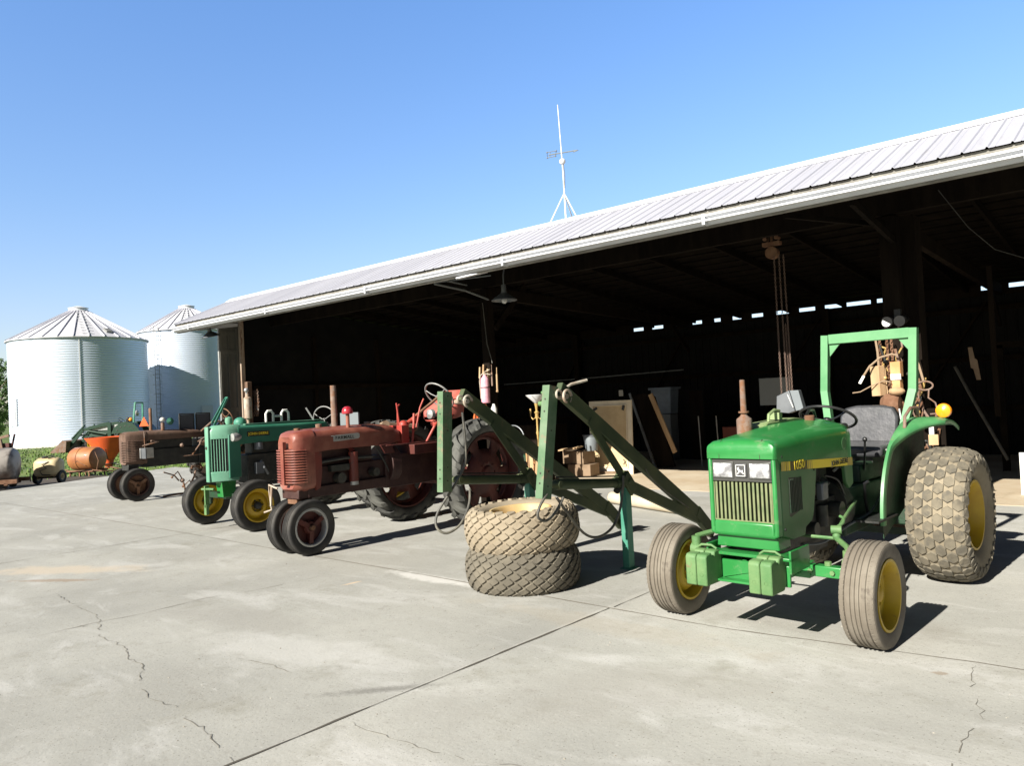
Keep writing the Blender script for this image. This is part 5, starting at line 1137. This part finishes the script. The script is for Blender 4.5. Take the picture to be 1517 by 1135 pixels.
for x in (-.4,0,.4): mb.bar((x,-.3,.26),(x,-.32,.0),.04,.04); mb.bar((x,.3,.26),(x,.32,.0),.04,.04); mb.bar((x,-.34,.22),(x,.34,.22),.04,.04)
mb.tube([(.5,0,.3),(.8,.1,.35),(1.3,.3,.22)],.025,6); mb.tube([(.45,-.3,.3),(.9,-.3,.25),(1.2,.2,.2)],.02,6); mb.tube([(.55,-.2,.9),(.68,-.2,.6),(.6,-.2,.3)],.015,6); mb.tube([(-.5,-.3,.3),(-.7,-.3,.32),(-.75,-.3,.2)],.015,6); mb.build('sprayer_frame','rust',t)
mb=MB(); mb.tube([(-.2,-.36,.5),(.0,-.41,.62),(.3,-.36,.45)],.012,6); mb.build('tank_strap','rust',t)
t=thing('seed_spreader','bright orange cone hopper spreader standing behind the rusty tractor','spreader',(-27.75,10.65,-.22),R(30))
MB().lathe([(.42,.16),(1.18,.72),(1.20,.72),(1.18,.70),(.44,.14)],n=32,closed_prof=True).build('hopper','orange_plastic',t)
MB().lathe([(.10,.001),(.12,.10),(.42,.17),(.42,.001)],n=20).build('hopper_base','orange_plastic',t)
mb=MB(); 
for a in (0,2.1,4.2): mb.tube([(.15*cos(a),.15*sin(a),.1),(.35*cos(a),.35*sin(a),0)],.02,6); mb.tube([(.16*cos(a+1),.16*sin(a+1),.42),(.45*cos(a+1),.45*sin(a+1),.8)],.015,6)
mb.tube([(-.4,0,.25),(.4,0,.25)],.02,6); mb.lathe([(.28,.001),(.28,.24),(.30,.24),(.30,.001)],n=20); mb.build('spinner_frame','black_iron',t)
t=thing('red_implement','dull red implement with tan arm standing at the far left edge','implement',(-48.6,13.2,-.09),R(40)); t.scale=(.75,.75,.7)
mb=MB(); mb.bb((-.6,-.2,.1),(.6,.2,.9)); mb.bar((.6,0,.3),(.9,0,1.6),.12,.12); mb.build('body','dark_red',t,bevel=.04)
mb=MB(); mb.bar((-.5,-.3,1.2),(.7,-.3,1.5),.15,.2); mb.bar((0,-.3,1.2),(.2,-.3,.1),.15,.2); mb.build('arm','rust_pale',t)
for x in (-.5,.5): MB().lathe([(-.08,.15),(-.08,.3),(.08,.3),(.08,.15)],(x,-.3,.3),'Y',18,closed_prof=True).build('wheel','tyre_dark',t)
# ------------------------------------------------------------------ inside the shed and on its posts
# middle post: fire extinguisher, cord, tools
t=thing('fire_extinguisher','red fire extinguisher hanging sunlit on the middle shed post','fire extinguisher',(-9.26,9.92,1.55))
MB().lathe([(0,.001),(0,.07),(.01,.078),(.40,.078),(.44,.07),(.475,.04),(.50,.03)],n=24).build('cylinder','pinkish',t)
MB().lathe([(.10,.0785),(.10,.0795),(.30,.0795),(.30,.0785)],n=24).build('label_panel','pinkish',t)
mb=MB(); mb.cyl((0,0,.49),(0,0,.54),.025,12); mb.bar((-.02,0,.55),(.13,0,.59),.025,.012); mb.bar((-.02,0,.53),(.15,0,.50),.025,.012); mb.tube([(-.02,0,.53),(-.10,0,.50),(-.125,0,.40),(-.11,0,.15),(-.105,0,.08)],.012,8); mb.build('valve_and_hose','white_rust',t)
mb=MB(); mb.lathe([(.27,.080),(.27,.084),(.285,.084),(.285,.080)],n=20,closed_prof=True); mb.bb((-.03,.05,.2),(.03,.1,.5)); mb.build('wall_bracket','black_iron',t)
t=MB(); rn=random.Random(5)
for i in range(9):
    w_=.08+.09*rn.random(); h_=.42+.14*rn.random(); x0=rn.uniform(-.04,.04); y0=rn.uniform(-.05,.03); t.tube([(x0+w_*sin(2*PI*k/16)*(1-.25*cos(2*PI*k/16)),y0+.01*sin(k),-h_/2+h_/2*cos(2*PI*k/16)) for k in range(16)],.008,5,closed=True)
o=t.build('extension_cord','orange_cord'); o.location=(-9.36,9.90,1.57); tag(o,'coil of orange extension cord hanging below the fire extinguisher','cord')
t=MB(); t.lathe([(0,.03),(.02,.05),(.16,.055),(.22,.03),(.25,.02),(.25,.001)],n=14); o=t.build('spray_bottle','white_paint'); o.location=(-9.10,9.95,1.28); tag(o,'small white bottle hanging beside the orange cord','bottle')
t=MB(); t.bb((-.03,-.02,-.14),(.03,.02,0)); o=t.build('paint_brush','wood_block'); o.location=(-9.12,9.94,1.27); tag(o,'tan wooden brush block hanging under the small white bottle','brush')
t=MB(); t.tube([(0,0,0),(.005,0,.30)],.016,8); t.tube([(.005,0,.30),(.01,0,.42)],.008,6); t.ball((0,0,0),.024); o=t.build('hammer_handle','wood_block'); o.location=(-9.0,9.95,1.75); tag(o,'pale wooden tool handle hanging right of the extinguisher','tool',group='hand tools hung on the middle post')
t=MB(); t.bb((-.015,-.01,0),(.015,.01,.24)); t.tube([(0,0,.24),(.0,0,.38)],.006,6); o=t.build('flat_bar','rust_pale'); o.location=(-9.12,9.96,1.85); tag(o,'thin flat bar hanging right beside the extinguisher','tool',group='hand tools hung on the middle post')
t=MB(); t.bar((-9.42,9.97,2.0),(-9.40,9.97,2.2),.04,.03); t.bar((-9.33,9.97,2.06),(-9.31,9.97,2.24),.04,.03); t.bar((-9.24,9.98,1.95),(-9.22,9.98,2.16),.05,.03); o=t.build('wooden_pegs','wood_block'); tag(o,'short weathered wooden pegs nailed above the extinguisher','pegs')
# floor lamp
t=thing('floor_lamp','brass floor lamp with an upturned white bowl shade among the clutter','lamp',(-8.99,11.0,0))
MB().lathe([(1.50,.03),(1.52,.05),(1.64,.185),(1.66,.19),(1.65,.18),(1.53,.04)],n=28).build('lamp_shade','milk_glass',t)
MB().lathe([(.0,.14),(.02,.14),(.04,.03),(.3,.018),(.9,.018),(.95,.03),(1.0,.018),(1.2,.018),(1.24,.035),(1.3,.03),(1.33,.05),(1.36,.02),(1.42,.025),(1.5,.04)],n=16).build('lamp_pole','brass',t)
mb=MB()
for s in (-1,1): mb.tube([(0,0,1.25),(s*.1,0,1.20),(s*.15,0,1.26),(s*.15,0,1.33)],.010,6); mb.cyl((s*.15,0,1.31),(s*.15,0,1.40),.016,8)
mb.build('lamp_arm','brass',t)
# clutter
def bx(name,a,b,m,label,cat,bev=.006,rz=0,group=None):
    c=[(a[i]+b[i])/2 for i in range(3)]; mb=MB().box((0,0,(b[2]-a[2])/2),[b[i]-a[i] for i in range(3)]); o=mb.build(name,m,bevel=bev); o.location=(c[0],c[1],a[2]); o.rotation_euler=(0,0,rz); tag(o,label,cat,group); return o
bx('cardboard_box',(-9.25,12.2,0),(-8.75,12.6,.24),'box_brown','low brown cardboard box on the floor left of the cream board','box',rz=.15)
bx('cardboard_box',(-9.4,12.25,.245),(-8.85,12.6,.5),'box_brown','second brown box resting on the low cardboard box','box',rz=-.1)
bx('wooden_crate',(-9.8,11.6,0),(-9.5,11.9,.62),'wood_block','upright pale wooden crate beside the brass lamp','crate',rz=.1)
bx('wooden_crate',(-9.4,11.5,0),(-9.25,11.7,.72),'wood_orange','narrow orange wooden crate right of the brass lamp','crate',rz=.2)
bx('dark_plank',(-10.3,11.8,.0),(-9.7,12.3,.45),'green_iron','dark green metal case behind the wooden crates','case')
o=MB().box((0,0,0),(.50,.16,.025)).build('plank','wood_block'); o.location=(-9.15,12.2,.56); o.rotation_euler=(.1,-.12,.1); tag(o,'sunlit pale plank lying slanted on the brown boxes','plank')
o=MB().bar((-9.9,12.15,.03),(-8.5,12.9,.03),.05,.05).build('plank','box_brown'); tag(o,'long thin board lying on the shed floor beside the boxes','plank')
t=thing('bucket','dark bucket with pale rim standing on the stacked boxes','bucket',(-8.82,12.45,.50))
MB().lathe([(0,.001),(0,.12),(.30,.155),(.31,.15),(.02,.11)],n=22).build('pail','sheet_grey',t); MB().lathe([(.29,.155),(.29,.165),(.315,.165),(.315,.15)],n=22,closed_prof=True).build('rim','galv',t)
o=MB().ball((0,0,.07),.07,12,8,(1,1,1.1)).build('white_jug','milk_glass'); o.location=(-9.15,11.55,.84); tag(o,'small round white jug by the brass lamp','jug')
bx('stand_block',(-9.2,11.5,0),(-9.1,11.6,.84),'old_wood','dark post holding the round white jug','block')
t=MB(); t.tube([(-9.85+.28*cos(R(a)),11.3,.80+.28*sin(R(a))) for a in range(20,170,12)],.014,8); o=t.build('hoop','galv'); tag(o,'bent grey hoop rising behind the big tractor tyre','hoop')
rn=random.Random(9); t=MB()
for i in range(7): x=-9.75+.13*i; t.bar((x,11.25,.0),(x+rn.uniform(-.05,.05),11.3,.62+rn.uniform(-.08,.22)),.03,.02)
o=t.build('wood_offcuts','wood_orange'); tag(o,'row of thin upright wood offcuts beneath the brass lamp','wood')
t=MB(); t.bb((-10.9,12.6,.0),(-9.9,13.1,1.02)); o=t.build('workbench','old_wood'); tag(o,'dark wooden workbench behind the brass lamp','workbench')
# boards
t=thing('cream_board','cream cabinet door with tan panel leaning upright in the shed opening','board',(-8.65,12.86,0)); t.rotation_euler=(R(-2.5),0,0)
MB().bb((-.51,0,0),(.51,.03,1.47)).build('frame','board_cream',t,bevel=.003)
MB().bb((-.42,-.008,.13),(.40,.002,1.38)).build('panel','board_tan',t)
mb=MB(); 
for (a,b) in (((-.425,-.02,.12),(-.41,-.008,1.38)),((.39,-.02,.12),(.405,-.008,1.38)),((-.41,-.02,.12),(.39,-.008,.135)),((-.41,-.02,1.365),(.39,-.008,1.38))): mb.bb(a,b)
mb.build('moulding','board_cream',t)
mb=MB(); mb.box((-.36,-.02,1.30),(.13,.012,.05),ry=-.5); mb.box((.33,-.02,1.32),(.05,.012,.10),ry=.3); mb.tube([(.30,-.02,.20),(.36,-.02,.26),(.30,-.02,.30),(.38,-.02,.16)],.006,6); mb.build('bracket','black_iron',t)
t=thing('leaning_door','tall dark wooden panel leaning steeply to one side behind the cream board','panel',(0,0,0))
mb=MB(); mb.prism([(-8.78,1.56),(-8.27,.02),(-7.86,.05),(-8.25,1.50),(-8.40,1.58)],14.0,14.05,'Y'); mb.build('panel','old_wood',t,smooth=False)
MB().bar((-8.83,13.97,1.60),(-8.29,13.97,.0),.03,.05).build('edge_strip','galv',t); MB().bar((-8.31,13.95,1.56),(-7.80,13.95,.34),.10,.03,up=(0,1,0)).build('edge_strip','wood_block',t)
t=thing('dark_cabinet','tall dark cabinet standing against the dim back of the shed','cabinet',(-8.5,16.2,0))
MB().bb((-.35,-.2,0),(.35,.2,1.6)).build('body','wall_dark',t); MB().bb((.0,-.22,.02),(.33,-.2,1.58)).build('door','sheet_grey' if 0 else 'old_wood',t)
t=thing('storage_tote','blue grey plastic tote with rim on top of the dark cabinet front','tote',(-9.0,15.75,1.0))
loft([[(-.26*k,-.2*k,z),(.26*k,-.2*k,z),(.26*k,.2*k,z),(-.26*k,.2*k,z)] for k,z in ((.88,.08),(1.0,.62),(1.0,.66))]).build('tub','blue_grey_plastic',t,smooth=False,bevel=.02); MB().bb((-.30,-.24,.64),(.30,.24,.70)).build('rim','blue_grey_plastic',t,bevel=.01)
bx('tote_stand',(-9.2,15.6,0),(-8.8,15.95,1.07),'sheet_grey','dark grey stand carrying the blue grey tote','stand')
bx('red_cabinet',(-7.2,14.9,.45),(-6.5,15.3,.80),'red_wood','low reddish drawer unit behind the green tractor nose','cabinet')
bx('cabinet_base',(-7.5,14.9,0),(-6.4,15.35,.445),'old_wood','dark wooden base carrying the reddish drawer unit','cabinet')
bx('grey_sheet',(-6.4,15.0,1.22),(-5.76,15.03,1.77),'sheet_grey','flat grey sheet hung behind the hoist chains','sheet')
for x,l in ((-7.55,'thin pale pole standing left of the reddish drawers'),(-7.15,'thin pale pole standing behind the reddish drawers')):
    o=MB().tube([(x,14.6,0),(x-.03,14.6,1.05)],.012,6).build('pole','grey_metal'); tag(o,l,'pole')
o=MB().tube([(-6.3,9.35,.09),(-4.75,8.78,.09)],.085,16).build('floor_pipe','pipe_tan'); tag(o,'tan pipe lying on the concrete behind the loader frame','pipe')
# hoist
dm('chain_rust',(.14,.09,.07),.7,col2=(.19,.13,.10),vs=12)
t=thing('chain_hoist','rusty orange chain hoist hanging high under the shed roof','hoist',(-4.14,10.4,3.45))
MB().lathe([(-.05,.001),(-.05,.085),(.05,.085),(.05,.001)],(0,0,0),'Y',20).build('hoist_body','rust',t)
mb=MB(); mb.tube([(0,0,.08),(0,0,.16),(.0,0,.38)],.02,6); mb.bb((-.12,-.05,.10),(.12,.05,.15)); mb.cyl((-.08,-.05,.20),(-.08,.05,.20),.028,12); mb.cyl((.08,-.05,.20),(.08,.05,.20),.028,12); mb.build('trolley','rust',t)
def chain(pts,lw=.034,lr=.003):
    mb=MB(); P=[Vector(p) for p in pts]; k=0
    for a,b in zip(P[:-1],P[1:]):
        d=b-a; L=d.length; d.normalize(); n=max(1,int(L/(lw*.8))); x=d.orthogonal().normalized(); y=d.cross(x)
        for i in range(n):
            c=a+(b-a)*((i+.5)/n); s=x if k%2 else y; k+=1
            mb.tube([c+d*(lw*.6*cos(2*PI*j/8))+s*(lw*.32*sin(2*PI*j/8)) for j in range(8)],lr,5,closed=True)
    return mb
for i,(a,b) in enumerate((((.04,-.05,-.05),(.04,-.05,-2.0)),((.10,-.03,-.05),(.11,-.03,-2.0)),((.15,0,-.05),(.17,0,-2.0)),((.12,.02,-1.0),(.125,.02,-2.0)))):
    chain([a,b]).build('chain','chain_rust',t)
t=thing('metal_box','dented grey metal hood box hanging on the hoist chains','box',(-4.0,10.4,1.22))
MB().prism([(-.17,.02),(-.155,.24),(.02,.31),(.09,.03),(.0,.0)],-.10,.02,'Y').build('front','galv',t,bevel=.008)
MB().prism([(.022,.31),(.14,.31),(.20,.05),(.092,.03)],-.08,.03,'Y').build('side','sheet_grey',t,bevel=.006)
MB().bar((.0,-.105,.26),(.07,-.105,.08),.012,.008).build('seam','white_paint',t)

# right post clutter, sunlit
def P_(name,mb,m,label,cat,group=None,bev=0):
    o=mb.build(name,m,bevel=bev); return tag(o,label,cat,group)
P_('wood_block',MB().box((-2.70,9.80,1.60),(.13,.10,.36),rz=-.5,ry=-.03),'wood_block','pale wooden block hanging left of the tractor roll bar post','block',bev=.006)
P_('wood_block',MB().box((-2.50,9.84,1.73),(.12,.08,.18),rz=-.2),'wood_orange','orange wooden block highest behind the roll bar post','block',bev=.006)
P_('wood_block',MB().box((-2.50,9.84,1.53),(.10,.08,.16),rz=-.2),'wood_orange','orange wooden block hanging just under the highest one','block',bev=.006)
P_('paper_label',MB().box((-2.50,9.79,1.64),(.12,.01,.07),rz=-.2),'white_paint','small white paper tag between the two orange wooden blocks','tag')
P_('batten',MB().bar((-2.63,9.85,1.75),(-2.60,9.85,1.10),.05,.02),'wood_block','long thin batten hanging beside the pale block','batten',bev=.002)
P_('hose_loop',MB().tube([(-2.86,9.7,1.60),(-2.84,9.7,1.66),(-2.76,9.7,1.78),(-2.64,9.72,1.88),(-2.52,9.74,1.91),(-2.46,9.76,1.89)],.012,6),'rope_tan','thin tan hose arching over the wooden blocks','hose')
P_('hose_end',MB().bar((-2.88,9.69,1.58),(-2.83,9.70,1.67),.03,.03),'white_paint','white nozzle at the end of the arching tan hose','nozzle')
P_('hook_wire',MB().tube([(-2.97,9.7,1.47),(-2.88,9.7,1.48),(-2.75,9.72,1.55),(-2.62,9.74,1.60),(-2.55,9.76,1.58)],.007,6),'rope_tan','thin bent wire sticking out under the pale block','wire')
for i,x in enumerate((-2.68,-2.60,-2.55)):
    P_('hanging_chain',chain([(x,9.88,2.10),(x+.01,9.88,1.2+.1*i)],.045,.006),'rust',('rusty chain hanging leftmost on the right shed post','rusty chain hanging in the middle on the right shed post','rusty chain hanging rightmost on the right shed post')[i],'chain')
P_('rope_strap',MB().tube([(-2.72,9.86,2.12),(-2.70,9.85,1.95),(-2.70,9.86,1.78)],.014,6),'rope_tan','short tan rope hanging left on the right shed post','rope')
P_('rope_strap',MB().tube([(-2.33,9.88,2.02),(-2.30,9.86,1.88),(-2.26,9.85,1.76),(-2.22,9.84,1.58)],.014,6),'rope_tan','tan leather strap hanging right of the roll bar down to a ring','strap')
P_('iron_ring',MB().tube([(-2.20+.085*cos(2*PI*k/20),9.8,1.52+.05*sin(2*PI*k/20)) for k in range(20)],.010,6,closed=True),'rust_pale','oval iron ring hanging right of the roll bar post','ring')
P_('bent_rod',MB().tube([(-2.27,9.8,1.47),(-2.27,9.8,1.38),(-2.33,9.8,1.30),(-2.34,9.8,1.22),(-2.32,9.8,1.16)],.009,6),'rust_pale','bent iron rod hanging left beneath the oval ring','rod')
P_('bent_rod',MB().tube([(-2.16,9.8,1.47),(-2.17,9.8,1.38),(-2.10,9.8,1.32),(-2.08,9.8,1.22),(-2.04,9.8,1.20),(-2.16,9.8,1.19)],.009,6),'rust_pale','bent iron rod with a hooked foot hanging right beneath the oval ring','rod')
P_('wrench',MB().bar((-2.44,9.88,2.14),(-2.43,9.88,1.98),.035,.02),'rust_pale','short flat wrench beside the top of the roll bar','wrench')
P_('wood_block',MB().box((-2.12,9.7,.90),(.10,.08,.12),rz=.2),'wood_block','reddish wood block stuck up right behind the tractor fender','block',bev=.005)
P_('paper_strip',MB().box((-2.14,9.72,1.03),(.05,.01,.16),rz=.1),'aluminium_paint','narrow pale strip standing on the wood block behind the fender','strip')
t=thing('rusty_motor','round rusty motor casing standing behind the tractor seat','motor',(-2.55,9.72,1.17))
MB().lathe([(-.10,.001),(-.10,.09),(-.05,.135),(.05,.135),(.1,.10),(.11,.001)],(0,0,.14),'X',24).build('casing','rust',t); MB().bb((-.1,-.1,-.12),(.1,.1,.02)).build('foot','black_iron',t,bevel=.01); MB().ball((.08,-.05,.30),.07,10,8,(1.3,1,.7)).build('cap','wood_block',t)
t=thing('block_and_tackle','rusty pulley block with dangling chain hanging at the left shed post','pulley',(-16.28,9.55,1.5))
MB().lathe([(-.03,.001),(-.03,.07),(.0,.05),(.03,.07),(.03,.001)],(0,0,.55),'Y',18).build('sheave','rust_pale',t); MB().lathe([(-.03,.001),(-.03,.05),(.03,.05),(.03,.001)],(.03,0,.28),'Y',16).build('sheave','rust_pale',t)
for q in (-.06,.02,.09): chain([(q,0,.62),(q+.03,0,.3),(q-.02,0,0)],.05,.009).build('chain','rust_pale',t)
MB().tube([(.03,0,.26),(.05,0,.15),(.1,0,.12),(.1,0,.18)],.014,6).build('hook','aluminium_paint',t)
t=thing('tool_rack','rack of assorted rusty fittings on the right shed post behind the seat','tool rack',(0,0,0)); rn=random.Random(21)
for i in range(70):
    x=rn.uniform(-2.68,-2.12); z=rn.uniform(.35,1.9) if x<-2.28 else rn.uniform(.35,1.2); y=rn.uniform(9.78,9.95); q=MB()
    q.tube([(x,y,z),(x+rn.uniform(-.05,.05),y,z+rn.uniform(.05,.12)),(x+rn.uniform(-.08,.08),y,z+rn.uniform(.1,.22))],rn.uniform(.007,.02),6)
    if i%3==0: q.ball((x,y,z),rn.uniform(.02,.045),8,6,(1,.7,.7))
    q.build('fitting',('rust','rust_pale','brass','black_iron')[i%4],t)
MB().bb((-2.75,9.97,.2),(-2.05,10.0,1.25)).build('back_board','old_wood',t)
o=MB().tube([(-2.61,13.6,1.77),(-2.40,13.6,1.26),(-1.98,13.6,.31)],.025,8).build('leaning_pole','black_iron'); tag(o,'dark pole leaning in the shadow behind the big turf tyre','pole')
o=MB().prism([(-2.13,2.0),(-2.08,2.0),(-2.06,1.85),(-2.03,1.82),(-2.0,1.55),(-2.05,1.55),(-2.08,1.7),(-2.11,1.72)],11.98,12,'Y').build('torn_board','box_brown',smooth=False); tag(o,'broken pale wood strip fixed upright in the dark right of the post','board')
t=thing('white_stand','small white wooden stand cut by the right picture edge','stand',(-1.62,12.0,0))
mb=MB(); mb.bb((0,0,.25),(.06,.06,.56)); mb.bb((.24,0,.25),(.30,.06,.56)); mb.bb((.062,.01,.45),(.238,.05,.50)); mb.bb((.062,.01,.33),(.238,.05,.38)); mb.bb((0,0,.0),(.06,.06,.248)); mb.bb((.24,0,.0),(.30,.06,.248)); mb.build('frame','white_paint',t,smooth=False)

# ------------------------------------------------------------------ sky, sun, camera
EL=R(31); AZ=math.atan2(.06,1)       # light travels towards (+.06,+1)
w=bpy.data.worlds.new('World'); SC.world=w; w.use_nodes=True; nt=w.node_tree; bg=nt.nodes['Background']
sky=nt.nodes.new('ShaderNodeTexSky'); sky.sky_type='NISHITA'; sky.sun_disc=False; sky.sun_elevation=EL; sky.sun_rotation=PI+AZ; sky.altitude=0; sky.air_density=SKY_AIR; sky.dust_density=SKY_DUST; sky.ozone_density=SKY_OZ
tc=nt.nodes.new('ShaderNodeTexCoord'); sp=nt.nodes.new('ShaderNodeSeparateXYZ'); nt.links.new(tc.outputs['Generated'],sp.inputs[0])
cr=nt.nodes.new('ShaderNodeValToRGB'); cr.color_ramp.interpolation='LINEAR'; e=cr.color_ramp.elements
for i,(ps,c) in enumerate(SKYRAMP):
    q=e[i] if i<2 else e.new(ps)
    q.position=ps; q.color=(*[v/3 for v in c],1)
nt.links.new(sp.outputs['Z'],cr.inputs[0])
az=nt.nodes.new('ShaderNodeMapRange'); az.interpolation_type='SMOOTHSTEP'; az.inputs[1].default_value=-.1; az.inputs[2].default_value=.6; az.inputs[3].default_value=SKYBACK; az.inputs[4].default_value=3; dt=nt.nodes.new('ShaderNodeVectorMath'); dt.operation='DOT_PRODUCT'; dt.inputs[1].default_value=(-.6,.8,0); nt.links.new(tc.outputs['Generated'],dt.inputs[0]); nt.links.new(dt.outputs['Value'],az.inputs[0])
vm=nt.nodes.new('ShaderNodeVectorMath'); vm.operation='MULTIPLY'; nt.links.new(sky.outputs[0],vm.inputs[0]); nt.links.new(cr.outputs[0],vm.inputs[1])
vs=nt.nodes.new('ShaderNodeVectorMath'); vs.operation='SCALE'; nt.links.new(vm.outputs[0],vs.inputs[0]); nt.links.new(az.outputs[0],vs.inputs['Scale'])
nt.links.new(vs.outputs[0],bg.inputs[0]); bg.inputs[1].default_value=SKY
sun=bpy.data.lights.new('sun','SUN'); sun.energy=SUN; sun.angle=R(.5); sun.color=(1,.95,.86)
so=bpy.data.objects.new('sun',sun); COL.objects.link(so)
dirv=Vector((.06,1,-math.tan(EL)*math.hypot(.06,1))).normalized(); so.rotation_euler=dirv.to_track_quat('-Z','Y').to_euler(); so.location=(-10,-20,20)
cam=bpy.data.cameras.new('camera'); cam.sensor_width=36; cam.lens=36*1131/1517; cam.clip_end=2000; cam.clip_start=.05
co=bpy.data.objects.new('camera',cam); COL.objects.link(co); SC.camera=co
Rm=Matrix(((0.7530960663310674,0.05074771336462718,0.6559504436044954),(0.6560825706098736,0.016342982307959865,-0.7545121387169472),(-0.049009952240466156,0.9985777768994979,-0.02098685454859484)))
co.matrix_world=Matrix.Translation((0,0,1.6))@Rm.to_4x4()
SC.view_settings.view_transform='Standard'; SC.view_settings.look='None'; SC.view_settings.gamma=1; SC.view_settings.exposure=EXPO
SC.cycles.max_bounces=6; SC.cycles.diffuse_bounces=2; SC.cycles.use_denoising=True
try: SC.cycles.denoiser='OPENIMAGEDENOISE'
except Exception: pass
